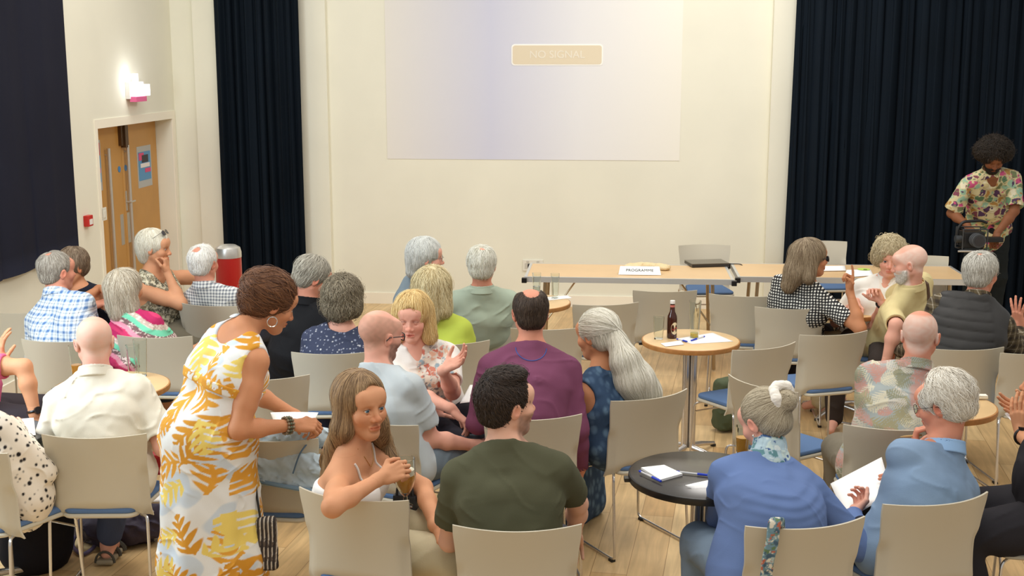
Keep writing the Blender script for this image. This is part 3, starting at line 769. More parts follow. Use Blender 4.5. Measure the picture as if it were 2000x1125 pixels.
# ---------------------------------------------------------------- cloth patterns (linear colour per point)
def cl(*c): return np.array([lin(x) for x in c])
def body_uv(v, fr):
    Q = v-fr['Hp']; d = Q[:, 1]; return Q[:, 0], Q[:, 2], Q[:, 1]
def pat_plaid(c0, c1, c2, p=.045, w1=.35, th=0.):
    c = cl(c0, c1, c2)
    def g(v, fr):
        x, z, y = body_uv(v, fr); th_ = radians(th); x, z = x*cos(th_)+z*sin(th_), z*cos(th_)-x*sin(th_); x = x+.6*y*np.sign(x)*(np.abs(x) > .12)
        def st(t):
            f = (t/p) % 1.; a = np.clip((w1-np.abs(f-.5)*2*1.)/.12+.5, 0, 1); t2 = np.clip((.12-np.abs(((t/p+.0) % 1.)-.02)*2)/.1+.5, 0, 1); return a, t2
        a, a2 = st(x); b, b2 = st(z); m = (a+b)/2
        o = c[0]*(1-m[:, None])+c[1]*m[:, None]; k = np.clip((a2+b2)*.5, 0, 1)[:, None]; return o*(1-k)+c[2]*k
    return g
def pat_woven(c0, c1, p=.017):
    c = cl(c0, c1)
    def g(v, fr):
        x, z, y = body_uv(v, fr); a = np.sin(x*2*pi/p+y*20+.6*np.sin(z*40)); b_ = np.sin(z*2*pi/p+.6*np.sin(x*50)); m = np.clip((np.minimum(a, b_)+.35)*2.2, 0, 1)[:, None]; return c[0]*(1-m)+c[1]*m
    return g
def pat_gingham(c0, c1, p=.018, contrast=1.):
    c = cl(c0, c1)
    def g(v, fr):
        x, z, y = body_uv(v, fr); a = (np.sin(x*2*pi/p+y*20)*3).clip(-1, 1)*.5+.5; b = (np.sin(z*2*pi/p)*3).clip(-1, 1)*.5+.5
        m = ((a+b)/2)[:, None]; return c[0]*(1-m)+c[1]*m
    return g
def cells(P, s, seed=0):
    """worley cells in 3-D: returns cell id, offset vector and the two nearest distances"""
    Q = P/s; I = np.floor(Q).astype(int); best = np.full(len(P), 9.); sec = np.full(len(P), 9.); bid = np.zeros(len(P), int); bo = np.zeros((len(P), 3))
    for dx in (-1, 0, 1):
        for dy in (-1, 0, 1):
            for dz in (-1, 0, 1):
                Cc = I+[dx, dy, dz]; h = (Cc[:, 0]*73856093 ^ Cc[:, 1]*19349663 ^ Cc[:, 2]*83492791 ^ (seed*7919)) & 0x7fffffff
                r = np.stack([((h*k_) % 1009)/1009. for k_ in (1, 31, 97)], 1); o = Q-(Cc+r*.8+.1); d = np.sqrt((o*o).sum(1))
                m = d < best; sec = np.where(m, best, np.minimum(sec, d)); best = np.where(m, d, best); bid = np.where(m, h, bid); bo[m] = o[m]
    return bid, bo*s, best, sec
def pat_spots(bg, fg, s=.022, r=.34, stretch=(1, 1, 1), seed=1, soft=.06):
    c = cl(bg, *fg)
    def g(v, fr):
        P = (v-fr['Hp'])*np.array(stretch); P[:, 1] *= .6; i, o, d, e = cells(P, s, seed); rr = r*(.6+.6*((i % 97)/97.)); m = np.clip((rr-d)/soft+.5, 0, 1)[:, None]
        return c[0]*(1-m)+c[1:][i % len(fg)]*m
    return g
def pat_leaf(bg, fg, s=.13, seed=2, fat=.5, lobes=9., dens=1., second=None):
    """fronds: each cell holds one leaf with cut lobes"""
    c = cl(bg, *fg)
    def layer(P, s, seed):
        i, o, d, e = cells(P, s, seed); a = (i % 628)/100.; u = (o[:, 0]*np.cos(a)+o[:, 2]*np.sin(a))/s; w = (-o[:, 0]*np.sin(a)+o[:, 2]*np.cos(a))/s
        w = w+.25*u*u*np.where(i % 2, 1, -1)
        q_ = (u-np.abs(w)*.75)*lobes/1.2; lob = .5+.5*np.cos(q_*2*pi); wid = fat*.62*np.sqrt(np.clip(1-(u/.6)**2, 0, 1))*(.8+.3*u)*(.25+.75*lob**.6)
        inside = np.clip((wid-np.abs(w))/.05, 0, 1)*np.clip((lob-.12)/.12, 0, 1); rib = np.clip((.05-np.abs(w))/.02, 0, 1)*(np.abs(u) < .6)
        return np.maximum(inside, rib), i
    def g(v, fr):
        P = v-fr['Hp']; P = P*[1, .55, 1]; m, i = layer(P, s, seed); o = c[0]*(1-m[:, None])+c[1:][i % len(fg)]*m[:, None]
        m2, i2 = layer(P+.37, s*.8, seed+5); m2 = m2*(i2 % 10 < dens*10); o = o*(1-m2[:, None])+c[1:][(i2//7) % len(fg)]*m2[:, None]
        if second:
            n = np.clip((wob(v, 14., 2.)-.25)/.15, 0, 1)[:, None]; o = np.where((m+m2)[:, None] < .3, o*(1-n)+cl(second)[0]*n, o)
        return o
    return g
def pat_multi(cols, s=.05, seed=3):
    c = cl(*cols)
    def g(v, fr):
        P = v-fr['Hp']; P = P+.01*np.stack([wob(P, 40.), wob(P, 37., 2), wob(P, 43., 4)], 1); i, o, d, e = cells(P*[1, .6, 1], s, seed); r = c[i % len(c)]
        i2, o2, d2, e2 = cells(P*[1, .6, 1], s*.45, seed+3); m = ((i2 % 5) < 2)[:, None]*(d2 < .42)[:, None]; r = np.where(m, c[(i2//3) % len(c)], r)
        return np.where(((e-d) < .10)[:, None], c[0]*.9, r)
    return g
# ---------------------------------------------------------------- the hall
def noise_mat(name, c, var=.03, scale=1.5, rough=.85, bump=.05): return mat(name, c, rough, bump=bump, bscale=60, vary=var, vscale=scale, spec=.25)
WALL = noise_mat('wall_paint', (232, 229, 211)); TRIM = noise_mat('trim_paint', (243, 236, 218), .01, rough=.5)
def struct(b, name, m, smooth=False): o = b.build(name, m, smooth=smooth); o['kind'] = 'structure'; return o
def rbox(b, u0, u1, v0, v1, z0, z1, bev=0):
    R = np.stack([RU, RV, V(0, 0, 1)], 1); return b.box((u0, v0, z0), (u1, v1, z1), R, R0, bev)
def floor_mat():
    m = mat('oak_floor', (205, 172, 122), .38, spec=.4); nt = m.node_tree; b = nt.nodes['Principled BSDF']; L = nt.links.new
    tc = nt.nodes.new('ShaderNodeTexCoord'); mp = nt.nodes.new('ShaderNodeMapping'); mp.inputs['Rotation'].default_value = (0, 0, radians(90+11))
    L(tc.outputs['Object'], mp.inputs[0])
    br = nt.nodes.new('ShaderNodeTexBrick'); br.inputs['Scale'].default_value = 1; br.inputs['Brick Width'].default_value = 1.25; br.inputs['Row Height'].default_value = .17
    br.inputs['Mortar Size'].default_value = .0016; br.inputs['Color1'].default_value = (*lin((222, 192, 142)), 1); br.inputs['Color2'].default_value = (*lin((196, 160, 110)), 1)
    br.inputs['Mortar'].default_value = (*lin((150, 118, 78)), 1); br.offset = .37; L(mp.outputs[0], br.inputs[0])
    mp2 = nt.nodes.new('ShaderNodeMapping'); mp2.inputs['Scale'].default_value = (1.2, 14, 1); L(mp.outputs[0], mp2.inputs[0])
    n = nt.nodes.new('ShaderNodeTexNoise'); n.inputs['Scale'].default_value = 2.2; n.inputs['Detail'].default_value = 6; n.inputs['Distortion'].default_value = .6; L(mp2.outputs[0], n.inputs[0])
    r = nt.nodes.new('ShaderNodeMapRange'); r.inputs['From Min'].default_value = .3; r.inputs['From Max'].default_value = .7; r.inputs['To Min'].default_value = .80; r.inputs['To Max'].default_value = 1.10; L(n.outputs[0], r.inputs[0])
    n3 = nt.nodes.new('ShaderNodeTexNoise'); n3.inputs['Scale'].default_value = 3.5; n3.inputs['Detail'].default_value = 3; L(mp.outputs[0], n3.inputs[0])
    r3 = nt.nodes.new('ShaderNodeMapRange'); r3.inputs['From Min'].default_value = .35; r3.inputs['From Max'].default_value = .65; r3.inputs['To Min'].default_value = .9; r3.inputs['To Max'].default_value = 1.06; L(n3.outputs[0], r3.inputs[0])
    mm = nt.nodes.new('ShaderNodeMath'); mm.operation = 'MULTIPLY'; L(r.outputs[0], mm.inputs[0]); L(r3.outputs[0], mm.inputs[1])
    h = nt.nodes.new('ShaderNodeHueSaturation'); L(br.outputs[0], h.inputs['Color']); L(mm.outputs[0], h.inputs['Value']); L(h.outputs[0], b.inputs['Base Color'])
    return m
fb = MB(); fb.box((-6.5, -.5, -.1), (6.5, 13.5, 0)); struct(fb, 'floor', floor_mat())
UC = (V(-3.31, 12.17, 0)-R0)@RU      # corner with the door wall
UE = on_wall(1507, 100)[0]
b = MB(); rbox(b, UC-.3, 5.6, 0, .25, 0, 5); struct(b, 'wall_back', WALL)
b = MB(); rbox(b, UE, UE+.42, -.09, 0, 0, 5); struct(b, 'trim_1', WALL)
u380 = on_wall(382, 100)[0]
b = MB(); rbox(b, u380, u380+1.3, -.06, 0, 0, 5); struct(b, 'trim_2', WALL)
b = MB(); rbox(b, UC+.62, UE, -.018, 0, 0, .11); struct(b, 'baseboard_back', TRIM)
# left wall with the door opening (runs towards the camera from the corner)
def lw(t, px):   # distance from the corner for a picture column
    pass
def tcol(px):
    r = CP*(px-1000)/F; A = RM(UC, 0); a, bq = A[0], A[1]
    # (a - RV.x t) = r (b - RV.y t)
    return (a-r*bq)/(RV[0]-r*RV[1])
T1, T0_ = tcol(180), .10
DH = 1.82
b = MB(); rbox(b, UC-.32, UC, -T0_, 0.25, 0, 5); rbox(b, UC-.32, UC, -T1, -T0_, DH, 5); rbox(b, UC-.32, UC, -7, -T1, 0, 5); struct(b, 'wall_left', WALL)
b = MB()
for v0, v1, z0, z1 in ((-T0_+.0, -T0_+.075, 0, DH+.075), (-T1-.05, -T1, 0, DH+.075), (-T1, -T0_, DH, DH+.075)): rbox(b, UC, UC+.01, v0, v1, z0, z1)
struct(b, 'door_frame', TRIM)
b = MB(); rbox(b, UC, UC+.015, -7, -T1-.08, 0, .11); struct(b, 'baseboard_left', TRIM)
OAK = mat('oak_door', (196, 146, 78), .45, vary=.06, vscale=3, bump=.03, bscale=30); STEEL = mat('brushed_steel', (208, 204, 196), .35, .7); CHROME = mat('chrome', (215, 212, 208), .25, .85)
DU = UC-.16; vm = -(T1+T0_)/2
for i, (v0, v1) in enumerate(((-T1+.012, vm-.004), (vm+.004, -T0_-.012))):
    b = MB(); rbox(b, DU-.044, DU, v0, v1, .008, DH-.006, .003); d = struct(b, 'door_%d' % (i+1), OAK)
    edge = vm-.004 if i == 0 else vm+.004; s = -1 if i == 0 else 1
    hv = edge+.06 if i else edge-.36
    h = MB(); h.tube([RM(DU+.035, hv, .35), RM(DU+.035, hv, 1.62)], .016, 12)
    for z in (.45, 1.56): h.tube([RM(DU, hv, z), RM(DU+.035, hv, z)], .009, 8)
    o = h.build('door_handle', STEEL, d, True)
    p = MB(); rbox(p, DU, DU+.003, edge+s*.04, edge+s*.11, .72, 1.0) if i else rbox(p, DU, DU+.003, edge-.11, edge-.04, .72, 1.0); p.build('push_plate', STEEL, d)
    q = MB()
    cc = RM(DU, edge+s*.07, 1.50-.09); q.tube([cc, cc+RU*.004], .028, 20); q.build('fire_door_disc', mat('sign_blue', (60, 130, 190), .4), d)
    cl_ = MB(); rbox(cl_, DU, DU+.045, edge, edge+.07, DH-.22, DH-.02) if i else rbox(cl_, DU, DU+.03, edge-.05, edge, DH-.2, DH-.02); cl_.build('door_closer', mat('bronze_dark', (92, 66, 40), .4, .4), d)
    if i == 1:
        l = MB(); rbox(l, DU, DU+.006, edge+.025, edge+.055, 1.02, 1.2); l.tube([RM(DU+.006, edge+.04, 1.1), RM(DU+.045, edge+.04, 1.1), RM(DU+.045, edge+.14, 1.1)], .009, 8); l.build('lever', STEEL, d, True)
def poster(v0, v1, z0, z1, lab, left):
    e = empty('poster', RM(DU, (v0+v1)/2, z0)); tag(e, lab, 'poster')
    def pb(a0, a1, c0, c1, name, m, th=.002, off=0):
        b = MB(); P = lambda f: v0+(v1-v0)*f; Z = lambda f: z0+(z1-z0)*f
        R = np.stack([RU, RV, V(0, 0, 1)], 1); b.box((DU+off, P(a0), Z(c0)), (DU+off+th, P(a1), Z(c1)), R, R0-np.array(e.location)); return b.build(name, m, e)
    pb(0, 1, 0, 1, 'sleeve', mat('plastic_clear_grey', (178, 180, 178), .3)); pb(.07, .93, .17, .86, 'sheet', mat('poster_blue', (86, 150, 196), .5), off=.002)
    pb(.1, .45, .66, .84, 'print_pink', mat('poster_pink', (222, 70, 120), .5), off=.004); pb(.5, .9, .35, .45, 'print_pink', mat('poster_pink', (222, 70, 120), .5), off=.004)
    pb(.3, .75, .60, .78, 'print_dark', mat('poster_dark', (40, 40, 52), .5), off=.006, th=.001); pb(.2, .85, .48, .58, 'print_white', mat('poster_white', (236, 230, 226), .5), off=.004)
    if left: pb(.1, .9, .7, .95, 'print_red', mat('poster_red', (200, 50, 44), .5), off=.006)
    return e
_t0, _t1 = tcol(296), tcol(270)
poster(-.62, -.27, 1.19, 1.58, 'pink and blue printed poster on the right door leaf', False)
poster(-T1+.12, -T1+.42, 1.26, 1.70, 'red and blue poster cut off by the jamb on the left door leaf', True)
# lit exit sign over the door
tq = tcol(256); zz = 2.40-CP*(187-112)/(F/((RM(UC, -tq)[1])*CP+.1*SP))
e = empty('exit_sign', RM(UC, -tq, zz)); tag(e, 'small lit white emergency exit box sign above the double door', 'sign')
lb = lambda P: np.array(P, float)
def rb2(u0, u1, v0, v1, z0, z1, name, m, par, bev=0.):
    b = MB(); R = np.stack([RU, RV, V(0, 0, 1)], 1); b.box((u0, v0, z0), (u1, v1, z1), R, None, bev); return b.build(name, m, par)
rb2(0, .04, -.17, .17, -.02, .13, 'housing', mat('housing_white', (225, 220, 215), .5), e, .004)
rb2(.04, .10, -.155, .155, .005, .105, 'light_panel', mat('exit_glow', (248, 246, 255), .4, emit=2.6), e, .003)
rb2(.03, .09, -.155, .09, -.045, -.0, 'under_panel', mat('exit_pink', (206, 92, 136), .4, emit=.1), e)
rb2(.04, .075, -.11, -.05, .12, .20, 'top_lamp', mat('exit_lamp', (255, 255, 255), .4, emit=2.5), e)
pl = bpy.data.lights.new('exit_sign_light', 'POINT'); pl.energy = 1.3; pl.color = (.93, .95, 1); pl.shadow_soft_size = .05
po = bpy.data.objects.new('exit_sign_light', pl); COL.objects.link(po); po.location = tuple(RM(UC+.14, -tq-.16, zz+.14))
# fire call point, switch
t = tcol(147); p = RM(UC, -t, 1.09)
e = empty('fire_call_point', p); tag(e, 'red fire alarm call point on the wall left of the door', 'fire alarm')
rb2(0, .045, -.045, .045, -.045, .045, 'case', mat('alarm_red', (196, 40, 32), .4), e, .006); rb2(.045, .048, -.028, .028, -.03, .014, 'press_panel', mat('alarm_white', (236, 232, 226), .4), e)
t = tcol(183); p = RM(UC, -t, 1.10); e = empty('light_switch', p); tag(e, 'white light switch plate between the red call point and the door frame', 'switch')
rb2(0, .01, -.05, .05, -.055, .055, 'plate', mat('switch_white', (228, 224, 210), .4), e, .003); rb2(.01, .016, -.02, .02, -.03, .03, 'rocker', mat('switch_white', (228, 224, 210), .4), e, .002)
# socket on back wall
u, z = on_wall(1041, 518); e = empty('wall_socket', RM(u, 0, z)); tag(e, 'white double wall socket at the left end of the long table', 'socket')
rb2(-.10, .10, -.012, 0, -.055, .055, 'plate', mat('switch_white', (228, 224, 210), .4), e, .003)
for s in (-1, 1):
    o = rb2(s*.05-.03, s*.05+.03, -.014, -.012, -.035, .02, 'outlet', mat('outlet_grey', (196, 192, 180), .5), e); rb2(s*.05-.012, s*.05+.012, -.018, -.012, .028, .045, 'rocker', mat('outlet_grey', (196, 192, 180), .5), e)
# drill marks
# ---- curtains
def curtain(name, lab, pts, z0, z1, mm, folds_, amp, seed, flare=0.):
    """pts: two ends (u,v) on the floor plan; pleated, with thickness"""
    (a0, a1) = pts; a0, a1 = np.array(a0, float), np.array(a1, float); L = np.linalg.norm(a1-a0); d = (a1-a0)/L; nn = np.array([d[1], -d[0]])
    R = np.random.default_rng(seed); nx = int(folds_*16); nz = 26; xs = np.linspace(0, 1, nx); vs = []
    w = R.uniform(.6, 1.5, int(folds_)+3); ph = np.interp(xs*folds_, np.arange(len(w)), np.cumsum(w)); am = np.interp(xs*folds_, np.arange(len(w)), R.uniform(.5, 1.25, len(w)))
    for side in (0, 1):
        for k in range(nz):
            f = k/(nz-1); z = z0+(z1-z0)*f
            A = amp*am*(.55+.45*(1-f))
            off = A*np.sin(2*pi*ph+.5*np.sin(f*3+xs*9))+A*.35*np.sin(4.7*pi*ph+f*1.2+1)
            xx_ = xs+.012*np.sin(2*pi*ph*2+f)*(1-f)
            for i in range(nx):
                x = (xx_[i]-.5)*(1+flare*(1-f))+.5
                q = a0+d*x*L+nn*(off[i]-side*.006); vs.append(R0+RU*q[0]+RV*q[1]+V(0, 0, z))
    fs = []
    n1 = nx*nz
    for k in range(nz-1):
        for i in range(nx-1):
            a = k*nx+i; fs.append((a, a+1, a+nx+1, a+nx)); fs.append((n1+a, n1+a+nx, n1+a+nx+1, n1+a+1))
    for k in range(nz-1):
        for i in (0, nx-1): a = k*nx+i; fs.append((a, a+nx, n1+a+nx, n1+a))
    for i in range(nx-1):
        for k in (0, nz-1): a = k*nx+i; fs.append((a, a+1, n1+a+1, n1+a))
    o = mk(name, vs, fs, mm); o['label'] = lab; o['category'] = 'curtain'; return o
NAVY = mat('navy_velvet', (7, 18, 28), .82, bump=.15, bscale=300, sheen=.25, vary=.12, vscale=3, spec=.2)
BLACKC = mat('dark_grey_drape', (36, 37, 48), .92, bump=.15, bscale=300, sheen=.08, vary=.06, vscale=2, spec=.1)
ua, ub = on_wall(414, 60, -.16)[0], on_wall(578, 60, -.16)[0]
curtain('curtain', 'narrow floor-length navy velvet curtain between the door corner and the plain wall', ((ua+.02, -.16), (ub+.04, -.16)), .03, 4.6, NAVY, 9, .045, 3, .03)
uc = on_wall(1556, 60, -.22)[0]
curtain('curtain', 'wide navy velvet curtain filling the right side behind the standing man', ((uc, -.22), (uc+3.4, -.22)), .03, 4.6, NAVY, 30, .045, 8, .0)
tl = tcol(119)
curtain('curtain', 'flat black curtain hanging on the left wall, its hem above the floor', ((UC+.06, -tl-3.6), (UC+.06, -tl)), .87, 4.6, BLACKC, 7, .012, 5, .0)
# ---- the projected picture (projector light painted as colours on a thin wall sheet)
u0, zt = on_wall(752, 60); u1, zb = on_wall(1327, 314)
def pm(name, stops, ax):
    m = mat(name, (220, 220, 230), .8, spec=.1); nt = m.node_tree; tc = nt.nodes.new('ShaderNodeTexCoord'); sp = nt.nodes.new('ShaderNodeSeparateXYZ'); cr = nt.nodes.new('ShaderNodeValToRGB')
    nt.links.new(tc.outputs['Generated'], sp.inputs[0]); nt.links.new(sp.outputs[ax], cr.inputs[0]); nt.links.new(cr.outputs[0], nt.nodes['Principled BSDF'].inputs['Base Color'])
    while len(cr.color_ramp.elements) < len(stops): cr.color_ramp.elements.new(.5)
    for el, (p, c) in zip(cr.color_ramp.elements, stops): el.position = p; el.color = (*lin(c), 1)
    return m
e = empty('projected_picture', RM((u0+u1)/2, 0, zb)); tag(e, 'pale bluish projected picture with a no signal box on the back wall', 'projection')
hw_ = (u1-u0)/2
rb2(-hw_, hw_, -.004, 0, 0, 2.6, 'painted_projection', pm('projection_blue', [(0, (228, 224, 216)), (.36, (208, 209, 224)), (.66, (230, 229, 229)), (1, (238, 234, 222))], 0), e)
ub0, zb1 = on_wall(999, 128); ub1, zb2 = on_wall(1178, 86)
cu = (u0+u1)/2; x0, x1, z0_, z1_ = ub0-cu, ub1-cu, zb1-zb, zb2-zb
def rrect(x0, x1, z0, z1, r, y, m, name, par):
    pts = []
    for cx, cz, a0 in ((x1-r, z1-r, 0), (x0+r, z1-r, 90), (x0+r, z0+r, 180), (x1-r, z0+r, 270)):
        for j in range(7): a = radians(a0+j*15); pts.append((cx+r*cos(a), cz+r*sin(a)))
    b = MB(); n = len(pts); b.add([RU*x+RV*y+V(0, 0, z) for x, z in pts]+[RU*x+RV*(y+.002)+V(0, 0, z) for x, z in pts], [tuple(range(n))]+[(i, (i+1) % n, n+(i+1) % n, n+i) for i in range(n)])
    return b.build(name, m, par)
rrect(x0, x1, z0_, z1_, .03, -.007, mat('proj_white', (250, 248, 240), .8), 'box_border', e)
rrect(x0+.012, x1-.012, z0_+.012, z1_-.012, .024, -.009, mat('proj_cream', (226, 212, 184), .8), 'box_fill', e)
def text(s, size, m, parent, loc, R=None, name='lettering', ext=.0008, align='CENTER'):
    cu_ = bpy.data.curves.new(name, 'FONT'); cu_.body = s; cu_.size = size; cu_.align_x = align; cu_.align_y = 'CENTER'; cu_.extrude = ext
    o = bpy.data.objects.new(name, cu_); COL.objects.link(o); dg = bpy.context.evaluated_depsgraph_get(); me = bpy.data.meshes.new_from_object(o.evaluated_get(dg))
    bpy.data.objects.remove(o); o = bpy.data.objects.new(name, me); COL.objects.link(o); me.materials.append(m); o.parent = parent
    import mathutils
    M = np.eye(4); M[:3, :3] = R if R is not None else np.eye(3); M[:3, 3] = loc; o.matrix_local = mathutils.Matrix(M.tolist()); return o
RW = np.stack([RU, V(0, 0, 1), -RV], 1)
text('NO SIGNAL', .10, mat('proj_text', (236, 228, 210), .8), e, RU*((x0+x1)/2)+RV*-.010+V(0, 0, (z0_+z1_)/2), RW)
# ---------------------------------------------------------------- chairs
SHELL = mat('chair_shell', (196, 188, 168), .42, bump=.05, bscale=500, spec=.45); SHELL2 = mat('chair_shell_cool', (206, 204, 190), .42, bump=.05, bscale=500, spec=.45); PAD = mat('seat_blue', (92, 118, 156), .9, bump=.3, bscale=500, spec=.15)
def back_shell():
    nu, nv = 33, 26; vs = []
    for side in (0, 1):
        for j in range(nv):
            v = j/(nv-1)
            for i in range(nu):
                u = -1+2*i/(nu-1); au = abs(u)
                hw = .222-.012*sin(pi*min(v*1.1, 1))+.004*v
                z0 = .405+.045*(1-au**2.6)
                z = z0+(.80-z0)*v
                y = -.195-.058*v**1.1+.012*sin(pi*v)
                y += (.035+.035*v)*au**2.0
                if v < .62: y += .016*np.clip((au-.86)/.05, 0, 1)*np.clip((.62-v)/.12, 0, 1)
                if v < .1: y += (.1-v)/.1*.02
                vs.append((u*hw, y+side*.009, z))
    fs = []; n1 = nu*nv
    for j in range(nv-1):
        for i in range(nu-1): a = j*nu+i; fs += [(a, a+1, a+nu+1, a+nu), (n1+a, n1+a+nu, n1+a+nu+1, n1+a+1)]
    for j in range(nv-1):
        for i in (0, nu-1):
            a = j*nu+i; fs.append((a, a+nu, n1+a+nu, n1+a) if i == 0 else (a, n1+a, n1+a+nu, a+nu))
    for i in range(nu-1):
        for j in (0, nv-1):
            a = j*nu+i; fs.append((a, n1+a, n1+a+1, a+1) if j == 0 else (a, a+1, n1+a+1, n1+a))
    return vs, fs
def seat_v():
    b = MB(); import bmesh
    pts = []
    for (cx, cy, a0) in ((.150, .155, 0), (-.150, .155, 90), (-.118, -.14, 180), (.118, -.14, 270)):
        for j in range(6): a = radians(a0+j*18); pts.append((cx+.05*cos(a), cy+.05*sin(a)))
    return pts
def slab(pts, z0, z1, inset=.01):
    b = MB(); n = len(pts); c = np.mean(pts, 0); L = []
    for z, s in ((z0, .97), (z0+.006, 1.), (z1-.008, 1.), (z1-.002, .975), (z1, .93)): L += [tuple(c+(np.array(p)-c)*s)+(z,) for p in pts]
    fs = [tuple(range(n-1, -1, -1)), tuple(range(4*n, 5*n))]+[(k*n+i, k*n+(i+1) % n, (k+1)*n+(i+1) % n, (k+1)*n+i) for k in range(4) for i in range(n)]
    return b.add(L, fs)
def build_chair():
    r = empty('stacking_chair')
    vs, fs = back_shell(); o = mk('backrest', vs, fs, SHELL, r); o.data.set_sharp_from_angle(angle=radians(40))
    pts = seat_v(); slab(pts, .415, .436).build('seat_shell', SHELL, r, True); slab([(x*.97, y*.97) for x, y in pts], .434, .458).build('seat_pad', PAD, r, True)
    for s in (-1, 1):
        b = MB(); b.tube(bend([(s*.17, -.13, .412), (s*.213, -.19, .425), (s*.222, -.225, .012), (s*.222, .20, .012), (s*.205, .185, .40), (s*.16, .15, .412)], .03), .0068, 8); b.build('sled_leg', CHROME, r, True)
    b = MB(); b.tube([(-.209, .185, .35), (.209, .185, .35)], .0055, 8); b.build('crossbar', CHROME, r, True)
    for s in (-1, 1):
        b = MB()
        for y in (-.20, .17): b.box((s*.222-.011, y-.015, 0), (s*.222+.011, y+.015, .012))
        b.build('glide', mat('black_plastic', (24, 24, 24), .5), r)
    return r
CH0 = build_chair(); CH_used = False; CHAIRS = []
def copy_tree(o, parent=None):
    c = o.copy(); COL.objects.link(c); c.parent = parent
    for ch in list(o.children): copy_tree(ch, c)
    return c
GRP = 'beige stacking chairs set out around the hall'
def chair(px, py, a, label, cool=False, world=None):
    """px,py: middle of the top edge of the backrest in the picture"""
    global CH_used
    o = CH0 if not CH_used else copy_tree(CH0); CH_used = True
    f = V(sin(radians(a)), cos(radians(a)), 0)
    p = (G(px, py, .80)+f*.245) if world is None else V(*world, 0); p[2] = 0
    o.location = tuple(p); o.rotation_euler = (0, 0, radians(-a)); tag(o, label, 'chair', GRP)
    CHAIRS.append((label, p, a)); return p
# ---------------------------------------------------------------- tables
WOODT = mat('pale_wood_top', (218, 184, 134), .35, vary=.07, vscale=5, spec=.5); WEDGE = mat('wood_edge', (176, 122, 66), .5, vary=.15, vscale=30); BLK = mat('black_laminate', (58, 54, 50), .22, vary=.03, spec=.55); BLKE = mat('black_edge', (30, 28, 26), .3)
def round_table(px, py, label, black=False, r=.29, rot=0.):
    p = G(px, py, .73); e = empty('round_table', (p[0], p[1], 0), rot); tag(e, label, 'table')
    MB().lathe([(r-.02, .72), (r-.006, .721), (r-.004, .7285), (r-.007, .73)], 64).build('tabletop', BLK if black else WOODT, e, True)
    MB().lathe([(r-.014, .698), (r, .701), (r+.003, .712), (r+.001, .7275), (r-.005, .7295)], 64).build('edge', BLKE if black else WEDGE, e, True)
    b = MB(); b.box((-.10, -.035, .655), (.10, .035, .703), bev=.01); b.build('hinge_block', BLKE, e)
    b = MB()
    for x in (-.022, .022): b.tube([(x, 0, .05), (x, 0, .66)], .022, 16)
    b.build('column', CHROME, e, True)
    b = MB()
    for k in range(4):
        a = radians(45+90*k); d = V(cos(a), sin(a), 0); b.tube([d*.03+V(0, 0, .06), d*.14+V(0, 0, .045), d*.27+V(0, 0, .018)], [.018, .016, .012], 10)
    b.build('foot', CHROME, e, True)
    for k in range(4):
        a = radians(45+90*k); c = MB(); d = V(cos(a), sin(a), 0)*.265; c.lathe([(.018, 0), (.018, .012), (.012, .016)], 12, d); c.build('castor_pad', BLKE, e, True)
    b = MB(); b.box((-r-.02, -.02, .70), (-r+.02, .02, .715)); b.build('latch', BLKE, e)
    return e
def long_table(p0, p1, dep, label):
    """front left / front right world points on the top"""
    d = nrm(V(p1[0]-p0[0], p1[1]-p0[1], 0)); n = V(-d[1], d[0], 0); L = np.linalg.norm((p1-p0)[:2]); c = (p0+p1)/2+n*dep/2
    e = empty('folding_table', (c[0], c[1], 0), math.atan2(d[1], d[0])); tag(e, label, 'table')
    b = MB(); b.box((-L/2+.02, -dep/2+.02, .70), (L/2-.02, dep/2-.02, .73)); b.build('tabletop', mat('beech_top', (216, 182, 136), .4, vary=.04, vscale=4), e)
    b = MB()
    for lo, hi in (((-L/2, -dep/2, .69), (L/2, -dep/2+.022, .732)), ((-L/2, dep/2-.022, .69), (L/2, dep/2, .732)), ((-L/2, -dep/2+.022, .69), (-L/2+.022, dep/2-.022, .732)), ((L/2-.022, -dep/2+.022, .69), (L/2, dep/2-.022, .732))): b.box(lo, hi)
    b.build('edge_rail', mat('alu_edge', (214, 214, 210), .35, .6), e)
    for s in (-1, 1):
        for y in (-dep/2+.05, dep/2-.05):
            b = MB(); b.tube([(s*(L/2-.16), y, .70), (s*(L/2-.13), y, .01)], .014, 10); b.build('leg', mat('table_leg_metal', (178, 160, 132), .3, .9), e, True)
        b = MB(); b.tube([(s*(L/2-.135), -dep/2+.05, .12), (s*(L/2-.135), dep/2-.05, .12)], .011, 8); b.tube([(s*(L/2-.16), 0, .69), (s*(L/2-.4), 0, .66), (s*(L/2-.145), 0, .3)], .008, 8); b.build('brace', mat('table_leg_metal', (178, 160, 132), .3, .9), e, True)
        for y in (-dep/2+.0, dep/2-.0):
            b = MB(); b.box((s*L/2-.02, y-.02, .685), (s*L/2+.02, y+.02, .725), bev=.004); b.build('corner_cap', BLKE, e)
    return e
# ---------------------------------------------------------------- who sits where
def sit(p, a, back=-.015, side=0.): f = V(sin(radians(a)), cos(radians(a)), 0); r = V(f[1], -f[0], 0); q = np.array(p)-f*back+r*side; return (q[0], q[1], .54)
def blob(*p): return [E(c, r, k=k) for c, r, k in p]
HR = {}
